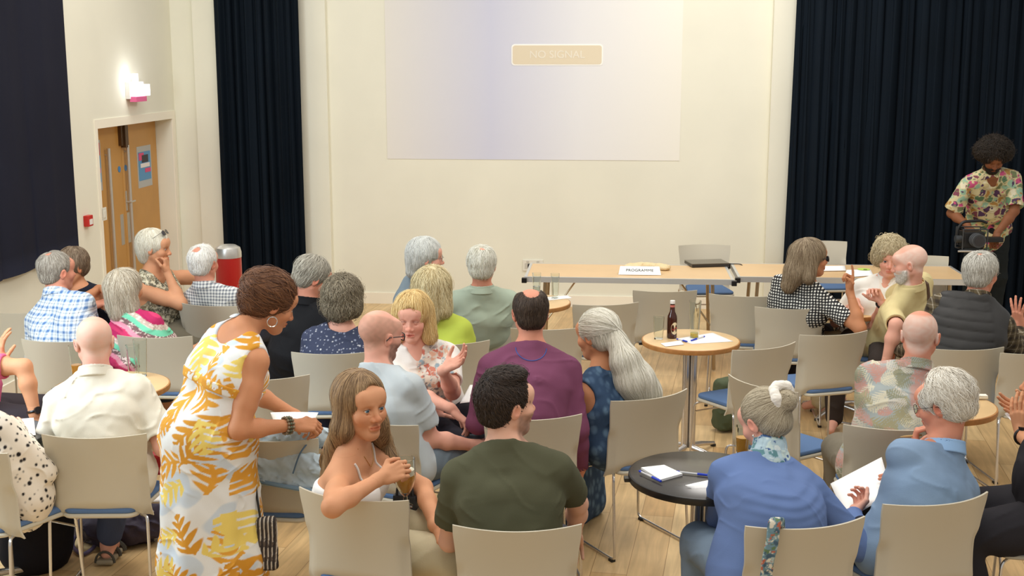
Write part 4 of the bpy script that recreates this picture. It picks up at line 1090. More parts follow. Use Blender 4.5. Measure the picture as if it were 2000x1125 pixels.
# --- chairs seen from behind, with the sitters
c1 = chair(106, 668, 4, 'pale chair under the man in the blue and white checked shirt')
c2 = chair(294, 660, 4, 'pale chair behind the shawl, right of the bald man in the cream shirt')
c3 = chair(394, 597, 18, 'chair of the white-haired man in the small grey check shirt by the red bin')
c4 = chair(174, 856, -1, 'chair of the bald man in the cream linen shirt, sandal below it')
c5 = chair(-88, 880, 25, 'chair cut off by the left edge, under the dotted blouse')
c6 = chair(518, 742, -12, 'empty chair just right of the shoulder of the woman in the yellow leaf dress')
c7 = chair(646, 692, -2, 'chair of the curly-haired woman in the dark speckled blouse')
c9 = chair(968, 614, -4, 'chair of the white-haired man in the sage green shirt')
c10 = chair(886, 673, -14, 'chair of the woman in the lime green top')
c11 = chair(1072, 644, -4, 'empty chair between the maroon sweater and the white ponytail')
c12 = chair(1188, 596, -10, 'empty chair between the white ponytail and the table with the brown bottle')
c13 = chair(1301, 570, 0, 'empty chair just behind the table with the brown bottle')
c14 = chair(1449, 579, 12, 'empty chair left of the woman in the dotted black and white blouse')
c15 = chair(1545, 604, 6, 'chair behind the woman in the black and white dotted blouse')
c16 = chair(1508, 680, -28, 'empty chair with blue seat left of it, behind the white hair scrunchie')
c17 = chair(1640, 654, -16, 'empty chair left of the man in the palm leaf shirt')
c18 = chair(1472, 752, 52, 'empty chair partly hidden by the head with the white scrunchie')
c20 = chair(1755, 840, 6, 'chair of the man in the palm leaf shirt')
c21 = chair(1895, 684, -4, 'chair of the man in the dark quilted vest')
c22 = chair(1850, 984, -17, 'nearest right chair, under the man in the light blue sweatshirt')
c23 = chair(1590, 1031, -12, 'front chair with a patterned strap hung on it, under the blue cardigan')
c24 = chair(1011, 1038, -1, 'front chair of the man in the olive T-shirt')
c25 = chair(674, 975, 19, 'front chair of the long-haired woman holding a beer glass')
c26 = chair(716, 826, 25, 'chair of the bald man in the grey T-shirt and glasses')
c27 = chair(1046, 820, -8, 'chair of the man in the maroon sweater')
c28 = chair(1285, 777, -30, 'chair beside the woman with the long white ponytail, at the black table')
c29 = chair(512, 862, 6, 'chair with a pale denim jacket draped over it')
c30 = chair(0, 0, 178, 'empty chair behind the long table with the laptop', world=tuple((G(1376, 478, .80)+V(0, -.22, 0))[:2]))
c31 = chair(0, 0, 176, 'taller looking chair behind the right table, beside the dotted blouse', world=tuple((G(1606, 471, .80)+V(0, -.22, 0))[:2]))
c32 = chair(0, 0, 176, 'chair at the right table showing between the khaki shirt and the quilted vest', world=tuple((G(1800, 500, .80)+V(0, -.22, 0))[:2]))
c33 = chair(2, 612, 10, 'empty chair at the far left behind the checked shirt')
c34 = chair(2042, 692, -8, 'chair cut off by the right edge, below the raised hand')
c35 = chair(1790, 602, -52, 'chair of the man in the khaki shirt with a shoulder strap')
# --- shirts
CREAM = dict(col=(226, 220, 202), sleeve='short', collar=True, ff=11, fold=.008, loosesl=.014, loose=.02, sl=1.25, len=.03)
print('people')
# far left checked shirt
person('man seen from behind in a blue and white checked shirt, grey hair, looking right', (112, 530, 1.13), sit(c1, 4), 8, hy=42, skin='ruddy', b=1.1,
       top=dict(pat=pat_plaid((228, 236, 240), (86, 122, 170), (18, 24, 52), .042), sleeve='short', collar=True, res=.0048, fold=.004, sl=1.2),
       bot=dict(col=(70, 74, 90)), hair=dict(style='short', name='hair_grey_mid', a=(122, 112, 98), b=(188, 180, 166), n=2200, seed=11, prims=[E((0, -.055, .115), (.03, .03, .02), k=.01, op='s')]),
       armR=dict(w=GY(172, 598, 7.62), h=(.2, -.3, -1), hd=(.9, .3, .15), hn=(0, .3, -1), curl=.15), armL=dict(l=(-.18, .30, .60)))
person('woman in a black sleeveless top and glasses half hidden behind the checked shirt', (139, 522, 1.07), (G(150, 640, .8)[0]-.05, G(112, 530, 1.13)[1]+.55, .54), 200, hy=215, hp=-8, fem=True, skin='tan',
       top=dict(col=(30, 32, 42), sleeve='none', neck='vee', rib=False, bare=True), bot=dict(col=(40, 44, 60)),
       hair=dict(style='mid', name='hair_brown_grey', a=(88, 66, 48), b=(150, 130, 106), n=1500, seed=4),
       armL=dict(w=GY(193, 564, 7.75), h=(.4, 0, -1), hd=(.9, -.2, .1), curl=.2), armR=dict(l=(.15, .3, .6)))
def shawl(v, fr):
    x, z, y = body_uv(v, fr); t = z+.25*x*np.sign(1)+.03*np.sin(x*9); t = (t*5.2+.012*wob(v, 40.)) % 1.
    c = cl((206, 58, 104), (232, 150, 168), (128, 96, 96), (120, 208, 170), (196, 176, 160), (180, 40, 92)); e = [0, .2, .34, .52, .68, .82, 1.01]; o = np.zeros((len(v), 3))
    for i in range(6): o[(t >= e[i]) & (t < e[i+1])] = c[i]
    n = (wob(v, 160.) > .25)[:, None]; g = ((t > .34) & (t < .52) | (t > .68) & (t < .82))[:, None]
    return np.where(n & g, cl((226, 206, 196))[0], o)
BOB = [C((-.055, -.05, .02), (-.072, -.05, -.10), .05, .042, k=.03), C((.055, -.05, .02), (.072, -.04, -.10), .05, .042, k=.03), C((0, -.08, .0), (0, -.075, -.12), .055, .055, k=.03)]
person('woman with grey shoulder-length hair wrapped in a striped pink and green shawl', (246, 566, 1.03), sit(c2, 4, side=-.10), 12, hy=28, hp=6, fem=True, skin='warm', b=1.1,
       top=dict(pat=shawl, sleeve='elbow', neck='crew', rib=False, loose=.05, fold=.009, res=.0055, name='shawl'), bot=dict(col=(50, 56, 72), len=.5),
       hair=dict(style='full', name='hair_ash', a=(158, 142, 116), b=(222, 212, 192), n=3200, seed=5, lift=.006, steps=8, step=.014, prims=BOB), armR=dict(l=(.16, .34, .62)), armL=dict(l=(-.14, .3, .6)))
f4 = person('woman with sunglasses pushed up on silver hair, hand at her chin, sleeveless patterned dress', (302, 484, 1.14), (G(300, 560, .9)[0], 8.25, .54), 104, hy=92, hp=-4, fem=True, skin='warm', b=1.3, old=1, ws=.185, twist=4,
       top=dict(pat=pat_leaf((222, 216, 188), [(110, 104, 88), (140, 130, 104), (92, 90, 76)], .05, 4, .8), sleeve='none', neck='scoop', rib=False, bare=True, loose=.03, res=.0052), bot=dict(col=(120, 112, 94), skirt=True),
       hair=dict(style='mid', name='hair_silver', a=(200, 190, 164), b=(238, 232, 214), n=2600, seed=6, steps=7, step=.012, prims=[C((0, -.07, 0), (0, -.06, -.07), .05, .045, k=.03)], rad=.6),
       armR=dict(e=GY(337, 588, 8.05), w=GY(322, 522, 8.2), hd=(-.1, .1, 1), hn=(-.9, .1, .2), curl=.8), armL=dict(l=(-.30, .30, .72), h=(-1, .3, 0)))
glasses(f4['root'], f4['Rh'], f4['Hc'], True, True, True)
f5 = person('white-haired man seen from behind in a small grey and white check shirt', (398, 514, 1.05), sit(c3, 8, -.09), 14, hy=22, skin='ruddy', b=1.12,
       top=dict(pat=pat_gingham((232, 232, 226), (104, 110, 120), .021), sleeve='long', collar=True, res=.0048, fold=.005), bot=dict(col=(60, 66, 84)),
       hair=dict(style='short', name='hair_white', a=(226, 222, 210), b=(250, 248, 242), n=2400, seed=7, lift=.006, prims=[E((0, -.075, .105), (.035, .03, .03), k=.012, op='s')]),
       armR=dict(l=(.36, .28, .62), h=(1, -.2, -.3)), armL=dict(l=(-.16, .32, .62)))
# pink shirt, left edge
f6 = person('man in a pink T-shirt and black wristwatch at the left edge', (-52, 600, 1.14), (G(-62, 600, 1.14)[0]-.02, 6.25, .54), 68, skin='warm', b=1.1,
       top=dict(col=(216, 104, 140), sleeve='short'), bot=dict(col=(64, 58, 62)), hair=dict(style='short', name='hair_grey_mid', a=(122, 112, 98), b=(188, 180, 166), n=600, seed=8),
       armR=dict(e=GY(36, 716, 6.02), w=GY(64, 790, 5.98), hd=(.55, .2, -.7), hn=(-.5, .3, -.6), curl=.3), armL=dict(w=GY(2, 712, 6.1), h=(-.3, -.3, -1), hd=(.1, 0, 1), hn=(.8, .5, 0), curl=.2), legs={1: ((.16, .42, .50), (.16, .40, .08)), -1: ((-.14, .42, .50), (-.14, .40, .08))})
# dotted blouse, left edge
f7 = person('woman at the left edge in a black-dotted cream blouse and black skirt', (-58, 722, 1.10), sit(c5, 25), 30, fem=True, skin='fair', b=1.1,
       top=dict(pat=pat_spots((232, 222, 206), [(30, 26, 28)], .0185, .31, (1, 1, .62), soft=.12), sleeve='long', neck='vee', rib=False, loose=.06, fold=.008, res=.004, len=.04, cuff=.9), bot=dict(col=(24, 22, 26), skirt=True),
       hair=dict(style='full', name='hair_brown_dark', a=(60, 44, 34), b=(110, 86, 64), n=600, seed=9), armR=dict(w=G(44, 853, .745), h=(1, -.6, -.2), hn=(0, 0, -1), curl=.15), armL=dict(l=(-.1, .36, .70)), legs={'world': True, 1: (G(100, 915, .5), G(95, 1062, .1)), -1: (G(35, 915, .5), G(50, 1072, .1))})
# cream linen shirt
f8 = person('bald man seen from behind in a cream linen shirt and thin-rimmed glasses', (184, 668, 1.13), sit(c4, -1), 0, hy=-26, hp=-6, skin='pink', b=1.05, ws=.20, top=CREAM,
       bot=dict(col=(66, 76, 104), len=.86), shave=((212, 190, 170), .55),
       armR=dict(l=(.26, .24, .62), h=(.5, -.4, -1)), armL=dict(l=(-.22, .34, .64), h=(-.5, -.3, -1)), legs={'world': True, 1: (G(236, 915, .50), G(212, 1062, .085)), -1: (G(120, 900, .50), G(120, 985, .08))})
glasses(f8['root'], f8['Rh'], f8['Hc'])
# black jacket
person('grey-haired man in a black jacket leaning to look down to his right', (611, 543, 1.13), (G(585, 640, .85)[0], 7.1, .54), 32, hy=64, hp=-24, skin='ruddy', b=1.2, ws=.20, old=1,
       top=dict(col=(26, 26, 28), sleeve='long', collar=True, fold=.006, loose=.04, len=.05), bot=dict(col=(34, 34, 40)),
       hair=dict(style='mid', name='hair_grey', a=(128, 122, 108), b=(190, 184, 168), n=2200, seed=12, lift=.006, dir=(0, -.5, -.8)), armR=dict(l=(.16, .36, .64)), armL=dict(l=(-.3, .3, .7)))
# curly, dark blouse
CURL = [E((0, -.02, .045), (.105, .115, .10), k=.03), E((-.07, -.03, -.03), (.05, .06, .06), k=.03), E((.07, -.03, -.03), (.05, .06, .06), k=.03), E((0, -.07, -.05), (.075, .06, .06), k=.03)]
person('woman seen from behind with short curly grey-brown hair and a navy speckled blouse', (672, 585, 1.06), sit(c7, -2), 2, hy=22, fem=True, skin='pink', b=1.15, ws=.175, hs=.97,
       top=dict(pat=pat_spots((58, 64, 86), [(206, 206, 210), (150, 156, 176), (170, 172, 184)], .017, .26, (1, 1, 1), 5, .1), sleeve='elbow', neck='scoop', rib=False, res=.0042, loose=.02), bot=dict(col=(44, 48, 66)),
       hair=dict(style='full', name='hair_curl_grey', a=(84, 74, 58), b=(162, 150, 126), prims=CURL, n=5200, seed=13, curl=1.6, steps=7, step=.006, lift=.014, lump=.007, lf=70, wd=.0017), armR=dict(l=(.16, .33, .62)), armL=dict(l=(-.16, .33, .62)))
# --- back row middle
f15 = person('grey-bobbed woman in profile with thin glasses sitting nearest the blank wall', (833, 503, 1.14), (G(815, 560, .9)[0], 7.95, .54), 60, hy=84, hp=-2, fem=True, skin='pink', old=1,
       top=dict(col=(128, 142, 150), sleeve='long', neck='crew', collar=True), bot=dict(col=(60, 62, 74)),
       hair=dict(style='full', name='hair_silver2', a=(176, 178, 172), b=(228, 228, 220), n=2400, seed=14, steps=8, prims=[C((0, -.07, .0), (0, -.085, -.09), .06, .045, k=.03)]), armR=dict(l=(.16, .33, .62)), armL=dict(l=(-.16, .33, .62)))
glasses(f15['root'], f15['Rh'], f15['Hc'], True)
WAVY = [C((-.05, -.04, .03), (-.07, -.07, -.10), .062, .05, k=.03), C((.05, -.04, .03), (.07, -.06, -.11), .062, .05, k=.03), C((0, -.08, .02), (.0, -.10, -.14), .06, .055, k=.03)]
person('woman seen from behind with wavy blond hair and a lime green top', (846, 563, 1.09), sit(c10, -14, side=-.02), 4, hy=10, fem=True, skin='pink', b=1.12, ws=.17,
       top=dict(col=(188, 202, 84), sleeve='cap', neck='scoop', rib=False, loose=.03, fold=.004), bot=dict(col=(90, 96, 110)),
       hair=dict(style='full', name='hair_blond_grey', a=(170, 146, 96), b=(236, 224, 182), prims=WAVY, n=3600, seed=15, curl=.7, steps=9, step=.011, lift=.009, lump=.005), armR=dict(l=(.18, .33, .62)), armL=dict(l=(-.16, .33, .62)))
person('white-haired man seen from behind in a sage green shirt', (941, 519, 1.12), sit(c9, -4, side=-.05), 0, hy=4, skin='ruddy', b=1.08,
       top=dict(col=(172, 184, 164), sleeve='short', collar=True, fold=.007, loose=.02), bot=dict(col=(70, 72, 80)),
       hair=dict(style='mid', name='hair_white2', a=(196, 192, 172), b=(240, 238, 226), n=2600, seed=16, lift=.006, prims=[E((.015, -.06, .125), (.035, .035, .022), k=.012, op='s')]), armR=dict(l=(.30, .28, .66), h=(1, -.3, -.6)), armL=dict(l=(-.2, .33, .64)))
# --- grey T-shirt, blond woman
f12 = person('bald bearded man in a pale grey T-shirt, jeans and black glasses', (743, 655, 1.13), sit(c26, 25, .0), 30, hy=50, hp=-6, skin='pink', b=1.05, ws=.195,
       top=dict(col=(186, 194, 196), sleeve='short', fold=.006, sl=1.08), bot=dict(col=(112, 126, 136)), shave=((150, 122, 100), .5), stub=((92, 78, 66), .75),
       armR=dict(e=GY(842, 858, 5.50), w=GY(900, 866, 5.60), hd=(.9, .3, .05), hn=(0, .2, -1), curl=.8), armL=dict(l=(-.1, .42, .66)), legs={1: ((.16, .45, .50), (.18, .30, .08)), -1: ((-.14, .45, .50), (-.14, .40, .08))})
glasses(f12['root'], f12['Rh'], f12['Hc'], r=.0024)
FACEOUT2 = [E((0, .105, -.005), (.056, .07, .088), k=.012, op='s')]
LONGB = [C((-.06, -.03, .03), (-.085, .0, -.10), .045, .038, k=.02), C((.06, -.03, .03), (.085, .0, -.10), .045, .038, k=.02), C((0, -.08, .02), (0, -.08, -.12), .06, .05, k=.03)]
def floralfront(v, fr):
    x, z, y = body_uv(v, fr); base = cl((236, 230, 222))[0]; p = pat_multi([(226, 214, 198), (206, 132, 110), (150, 166, 172), (232, 224, 212), (196, 110, 90), (230, 218, 200), (130, 124, 124), (222, 176, 150)], .026, 6)(v, fr)
    m = np.clip((.095+.03*(0.3-z)-np.abs(x))/.015, 0, 1)*(y > 0)*np.clip((.43-(z))/.04, 0, 1); return base*(1-m[:, None])+p*m[:, None]
f13 = person('blond woman facing the camera mid-speech, white top with a floral front, one palm up', (806, 620, 1.10), (G(832, 622, 1.10)[0], 6.22, .54), 160, hy=186, hp=-6, fem=True, skin='pink', b=1.1, ws=.18, old=1, twist=8, closed=True, talk=True,
       top=dict(pat=floralfront, sleeve='short', neck='vee', rib=False, fold=.004, res=.0045, bare=True, sl=1.1), bot=dict(col=(44, 42, 50)),
       hair=dict(style='full', name='hair_blond', a=(190, 150, 84), b=(240, 216, 158), prims=LONGB+FACEOUT2, n=3000, seed=18, steps=9, step=.012, lift=.005, rad=.7, bt=.5),
       armL=dict(e=GY(884, 768, 5.95), w=GY(866, 726, 5.78), hd=(.75, -.15, .5), hn=(-.35, -.5, .75), curl=.25, spread=.2), armR=dict(w=GY(897, 808, 5.72), h=(1, -.2, -.6), hd=(.7, -.1, -.65), hn=(-.4, 0, -.9), curl=.4),
       legs={1: ((-.05, .42, .50), (-.05, .35, .08)), -1: ((-.32, .36, .54), (-.34, .33, .08))})
ch13 = chair(0, 0, 150, 'chair turned to the camera under the blond speaking woman', world=(f13['T0'][0], f13['T0'][1]+.05))
# --- maroon sweater
def stitch(fr): return []
f18 = person('balding man seen from behind in a maroon sweater with a blue neck seam', (1036, 612, 1.20), sit(c27, -8), -2, hy=-4, hp=-4, skin='ruddy', b=1.08, ws=.20, neck=1.05,
       top=dict(col=(122, 70, 96), sleeve='long', fold=.006, loose=.02, cuff=.98, loosesl=.01), bot=dict(col=(52, 48, 60)),
       hair=dict(style='short', name='hair_dark', a=(44, 34, 28), b=(84, 68, 54), n=2600, seed=19, lift=.003, prims=[E((0, -.065, .125), (.044, .06, .05), k=.012, op='s'), E((0, .05, .1), (.075, .1, .06), k=.01, op='s')], step=.006),
       armR=dict(e=GY(1128, 860, 5.62), w=GY(1136, 925, 5.75), hd=(0, .4, -.9), hn=(-1, 0, 0)), armL=dict(l=(-.18, .34, .62), h=(-.3, -.2, -1)))
glasses(f18['root'], f18['Rh'], f18['Hc'])
b = MB(); N_, up_, nr_ = f18['N'], f18['up'], f18['nr']; pts = []
for j in range(25):
    a = radians(182+176*j/24); pts.append(V(cos(a)*.073, 0, sin(a)*.062))
from mathutils import Vector
def surf_stitch(fr, pts, r, m, name):
    o = fr['top']; import mathutils; me = o.data; import mathutils.bvhtree as bt
    T = bt.BVHTree.FromPolygons([tuple(v.co) for v in me.vertices], [tuple(p.vertices) for p in me.polygons]); out = []
    for p in pts:
        q = fr['N']+fr['xx']*p[0]+fr['w']*(p[2]+.01)-fr['yy']*.3; h = T.ray_cast(Vector(q), Vector(fr['yy']))
        if h[0] is not None: out.append(np.array(h[0])-fr['yy']*.001)
    if len(out) > 2: MB().tube(out, r, 6).build(name, m, o, True)
surf_stitch(f18, pts, .0022, mat('seam_blue', (58, 88, 158), .8), 'neck_seam')
# --- white ponytail
def pony(fr):
    # falls from the tie over the back of her chair
    R, Hc = fr['Rh'], fr['Hc']; tie = Hc+R@V(0.0, -.118, .03); P = [tie, fr['Lc'](GY(1206, 668, 5.85)), fr['Lc'](GY(1222, 705, 5.80)), fr['Lc'](GY(1240, 742, 5.80)), fr['Lc'](GY(1252, 768, 5.84))]
    fr['ponyP'] = P
    rr = [.016, .045, .070, .092, .10]; out = []
    for i in range(len(P)-1): out.append(C(P[i], P[i+1], rr[i], rr[i+1], k=.02))
    return out
def ponyflow(fr):
    tie = (fr['Hc']+fr['Rh']@V(0, -.118, .03)).astype(np.float32); far = fr['Lc'](GY(1246, 800, 5.84)).astype(np.float32)
    ax = (far-tie)/np.linalg.norm(far-tie)
    def fl(P):
        on = ((P-tie)@ax > -.0)[:, None]; d1 = tie-P; d1 /= (np.sqrt((d1*d1).sum(1, keepdims=True))+1e-5); d2 = ax+.9*(P-tie-((P-tie)@ax)[:, None]*ax)*6; d2 /= (np.sqrt((d2*d2).sum(1, keepdims=True))+1e-5)
        return np.where(on, ax*.9+.3*d2, d1).astype(np.float32)
    return fl
f19 = person('woman with a very long white ponytail and sleeveless denim dress, turned to the left', (1165, 655, 1.05), sit(c28, -40, .0, side=-.06), -38, hy=-52, hp=-8, fem=True, skin='tan', b=.98, ws=.175, old=1,
       top=dict(pat=pat_spots((54, 76, 104), [(96, 124, 150), (74, 98, 126)], .03, .4, (1, 1, .6), 3, .3), sleeve='none', neck='scoop', rib=False, bare=True, res=.006, name='dress', len=.03), bot=dict(pat=pat_spots((54, 76, 104), [(96, 124, 150)], .03, .4, (1, 1, .6), 3, .3), mat=vmat('cloth_pattern'), skirt=True, len=.5, name='skirt'),
       hair=dict(style='mid', name='hair_ponytail', a=(182, 176, 156), b=(238, 234, 220), body=pony, first=False, flow=ponyflow, n=5200, seed=20, steps=12, step=.016, lift=.004, wd=.0021, jit=.10, lump=.002),
       armR=dict(l=(.13, .30, .68), h=(1, -.5, -1)), armL=dict(l=(-.16, .33, .66)))
MB().tube([f19['Hc']+f19['Rh']@(V(0, -.118, .03)+V(.022*cos(a), .004*sin(2*a), .022*sin(a))) for a in np.linspace(0, 2*pi, 16, endpoint=False)], .009, 8, closed=True).build('hair_tie', mat('tie_dark', (52, 50, 44), .8), f19['root'], True)
# --- olive T-shirt
f20 = person('young man with dark cropped hair in an olive green T-shirt, profile to the right', (990, 790, 1.15), sit(c24, -1, -.0), 3, hy=62, hp=2, skin='fair', b=1.02, ws=.20, fine=True, twist=3, stub=((78, 60, 50), .6),
       top=dict(col=(82, 82, 62), sleeve='short', fold=.006, sl=1.05, loose=.015), bot=dict(col=(60, 60, 66)),
       hair=dict(style='short', name='hair_darkbrown', a=(34, 26, 22), b=(66, 52, 42), n=5200, seed=21, lift=.006, lump=.004, lf=70, steps=5, step=.006, jit=.45, curl=.2, prims=[E((0, .0, .112), (.070, .078, .028), k=.02), E((.0, .088, .022), (.07, .03, .028), k=.012, op='s')] + [E((s*.083, .004, -.014), (.02, .026, .036), k=.01, op='s') for s in (-1, 1)], crown=(0, -.07, .1), dir=(0, .5, -.7)),
       armR=dict(e=GY(1150, 1020, 4.58), w=GY(1118, 1090, 4.8), h=(.5, -.4, -.8)), armL=dict(l=(-.18, .36, .62), h=(-.3, -.3, -1)))

def hug(fr, pts, off=.004, ob=None):
    import mathutils.bvhtree as bt
    me = (ob or fr['top']).data; T = bt.BVHTree.FromPolygons([tuple(v.co) for v in me.vertices], [tuple(p.vertices) for p in me.polygons]); out = []
    for p in pts:
        h = T.find_nearest(Vector(p)); out.append(np.array(h[0])+np.array(h[1])*off)
    return out
# --- long-haired woman with the beer
FACEOUT = [E((-.004, .105, .010), (.060, .07, .100), k=.010, op='s')]
def longhair(fr):
    R, Hc = fr['Rh'], fr['Hc']; N, xx, yy, w = fr['N'], fr['xx'], fr['yy'], fr['w']; Lc = fr['Lc']; o = []
    H_ = lambda *p: Hc+R@V(*p)
    # near (right) side falls in front of and behind the shoulder; far side in front of the chest
    o += [C(H_(.055, -.02, .03), H_(.078, -.015, -.08), .042, .040, k=.02), C(H_(.078, -.015, -.08), Lc(GY(660, 880, 4.62)), .042, .045, k=.02), C(Lc(GY(660, 880, 4.62)), Lc(GY(638, 950, 4.64)), .045, .03, k=.02)]
    o += [C(H_(-.05, -.03, .03), H_(-.075, -.01, -.09), .042, .040, k=.02), C(H_(-.075, -.01, -.09), Lc(GY(745, 860, 4.78)), .038, .036, k=.02), C(Lc(GY(745, 860, 4.78)), Lc(GY(770, 905, 4.72)), .036, .022, k=.02)]
    o += [C(H_(0, -.08, .02), H_(0, -.09, -.12), .06, .05, k=.03), C(H_(0, -.09, -.12), Lc(GY(650, 900, 4.72)), .055, .05, k=.03)]
    return o+xf(FACEOUT, R, Hc, 1.)
f21 = person('young woman with very long brown hair, white camisole, holding a beer glass', (706, 792, 1.09), (G(705, 980, .55)[0], c25[1]+.05, .54), 88, hy=140, hp=2, hr=0, fem=True, skin='warm', b=.9, ws=.165, hs=1.05, fine=True, twist=12, eyes=(92, 120, 138),
       top=dict(col=(236, 232, 226), sleeve='strap', line=-.125, neck='none', rib=False, fold=.002, bare=True, res=.005, fit=.008, name='camisole'), bot=dict(col=(196, 184, 152), fit=.02),
       hair=dict(style='mid', name='hair_long_brown', a=(92, 68, 46), b=(176, 144, 104), body=longhair, first=False, n=5600, seed=22, steps=13, step=.017, lift=.004, wd=.0021, jit=.10, lump=.002, crown=(.0, .01, .125), rad=.5, bt=.1),
       armR=dict(e=GY(655, 972, c25[1]-.31), w=GY(772, 917, 4.42), hd=(.85, .25, .3), hn=(.25, .55, -.2), curl=.75, thumb=.6), armL=dict(e=GY(806, 940, 4.74), w=GY(845, 1012, 4.56), hd=(.7, -.3, -.55), hn=(0, -.2, -1), curl=.15),
       legs={1: ((.12, .40, .50), (.10, .40, .08)), -1: ((-.12, .42, .52), (-.12, .40, .08))})
def earring(fr, s, hoop=0., m=None):
    c = fr['Hc']+fr['Rh']@V(s*.084, -.004, -.046)
    if hoop: MB().tube([c+V(0, 0, -hoop)+fr['Rh']@V(0, cos(a)*hoop, sin(a)*hoop) for a in np.linspace(0, 2*pi, 24, endpoint=False)], .0022, 6, closed=True).build('earring', m, fr['root'], True)
    else: MB().lathe([(.0005, .006), (.004, .003), (.005, 0), (.004, -.004), (.0005, -.006)], 12, c+V(s*.004, 0, 0)).build('earring', m, fr['root'], True)
PEARL = mat('pearl', (236, 230, 220), .2); SILV = mat('silver', (220, 218, 210), .2, 1.)
earring(f21, 1, 0, PEARL)
for s in (-1, 1):
    pts = [f21['TQ'](f21['N'], s*.105, .02, -.035), f21['TQ'](f21['N'], s*.095, .075, -.09), f21['TQ'](f21['Ch'], s*.07, .125, .04)]
    MB().tube(hug(f21, smoothpath(pts), .002, f21['root']), .005, 6).build('strap', mat('cloth_236_232_226', (236, 232, 226)), f21['top'], True)
# necklace
MB().tube(hug(f21, smoothpath([f21['TQ'](f21['N'], -.055, .02, .01), f21['TQ'](f21['N'], -.035, .075, -.05), f21['TQ'](f21['N'], 0, .095, -.085), f21['TQ'](f21['N'], .035, .075, -.05), f21['TQ'](f21['N'], .055, .02, .01)]), .001, f21['root']), .0012, 6).build('necklace', mat('gold', (212, 170, 90), .25, 1.), f21['root'], True)
# --- blue cardigan with bun
BUN = [E((.02, -.115, .05), (.047, .042, .042), k=.012)]
def knit(fr):
    def g(P): return .0034*np.sin(P[:, 2]*190+8*P[:, 0]+.8*np.sin(P[:, 0]*22))*np.clip((P[:, 2]-.72)/.12, 0, 1)*np.clip(wob(P, 4., 1.)+.7, 0, 1)
    return g
f22 = person('woman in a ribbed royal blue cardigan, grey hair in a bun with a white scrunchie', (1494, 822, 1.01), sit(c23, -12, .0, side=-.06), -14, hy=-36, hp=-26, fem=True, skin='pink', b=1.15, ws=.195, fine=True, slouch=.06, neck=1.0, legs={1: ((.12, .42, .50), (.12, .4, .08)), -1: ((-.09, .42, .50), (-.09, .4, .08))},
       top=dict(col=(100, 122, 168), sleeve='long', neck='crew', rib=False, fold=.004, loose=.03, disp=knit, res=.0048, loosesl=.012), bot=dict(col=(120, 138, 156)),
       hair=dict(style='short', name='hair_bun', a=(132, 118, 94), b=(202, 190, 164), prims=BUN, to=(.02, -.115, .05), n=4200, seed=23, steps=8, step=.011, lift=.002, wd=.0013, jit=.12, lump=.001),
       armR=dict(w=GY(1664, 1006, 4.70), h=(.6, -.5, -.8), hd=(.4, .5, .2), hn=(-.5, 0, .6), curl=.7), armL=dict(w=GY(1412, 1062, 4.80), h=(-.6, -.4, -.8)))
H_ = lambda fr, *p: fr['Hc']+fr['Rh']@V(*p)
pts = []; c0 = V(.018, -.112, .068)
sc = [C(H_(f22, *(c0+V(.046*cos(a), -.0+.008*cos(3*a), .046*sin(a)))), H_(f22, *(c0+V(.046*cos(a+.45), -.0+.008*cos(3*a+1.3), .046*sin(a+.45)))), .016+.005*abs(sin(2.5*a)), .016+.005*abs(sin(2.5*a+1.1)), k=.004) for a in np.linspace(0, 5.9, 14)]
v, q = sdf_mesh(sc, *bbox(sc), .003, lambda P: .0015*wob(P, 220.)); mk('scrunchie', v, q, mat('white_cotton', (238, 232, 220), .85, bump=.2), f22['root'])
earring(f22, -1, 0, SILV)
# printed scarf round the neck
def ring_cloth(fr, name, r, t, pat, z=.02, tilt=0):
    up = fr.get('up', fr['w']); c = fr['N']+up*z-fr['yy']*.008; pr = [C(c-up*.012, c+up*.040, fr['nr']+r+.024, fr['nr']+r*.6+.012, k=.01), C(c-up*.08, c+up*.12, fr['nr']+.004, fr['nr']+.003, k=.006, op='s')]
    v, q = sdf_mesh(pr, *bbox(pr), .0036, folds(.004, 2., 26.)); mk(name, v, q, vmat('cloth_pattern'), fr['root'], cols=pat(v, fr))
ring_cloth(f22, 'scarf', .016, .01, pat_multi([(176, 198, 206), (96, 136, 140), (206, 216, 214), (64, 92, 140), (190, 206, 200)], .028))
# --- light blue sweatshirt
f23 = person('white-haired man in a light blue sweatshirt resting chin on hand with a pencil', (1842, 788, 1.06), sit(c22, -17, -.01), -20, hy=-54, hp=-16, neck=1.2, k=1.02, ws=.19, skin='ruddy', b=1.05, old=1, fine=True, slouch=.03,
       top=dict(col=(134, 158, 186), sleeve='long', collar=True, ccol=(150, 184, 222), ch=.042, fold=.005, loose=.02, res=.0055, loosesl=.012), bot=dict(col=(34, 36, 48)),
       hair=dict(style='full', name='hair_white3', a=(186, 176, 158), b=(244, 240, 228), n=4600, seed=24, lift=.006, curl=.4, steps=7, step=.008, lump=.005, jit=.4, dir=(0, -.6, -.6), prims=[E((0, .06, .09), (.07, .06, .05), k=.02, op='s')]+[E((s*.09, .006, -.012), (.026, .026, .036), k=.01, op='s') for s in (-1, 1)]),
       armL=dict(w=GY(1778, 884, 5.03), h=(-.35, .1, -1), hd=(.25, .0, 1), hn=(.6, -.2, .2), curl=.8), armR=dict(l=(.24, .22, .60)))
glasses(f23['root'], f23['Rh'], f23['Hc'])
_a = f23['arms'][-1]; pp = _a[4]+_a[5]*.08
pc = MB(); A_, B_ = f23['Lc'](GY(1764, 864, 4.96)), f23['Lc'](GY(1806, 866, 4.90))
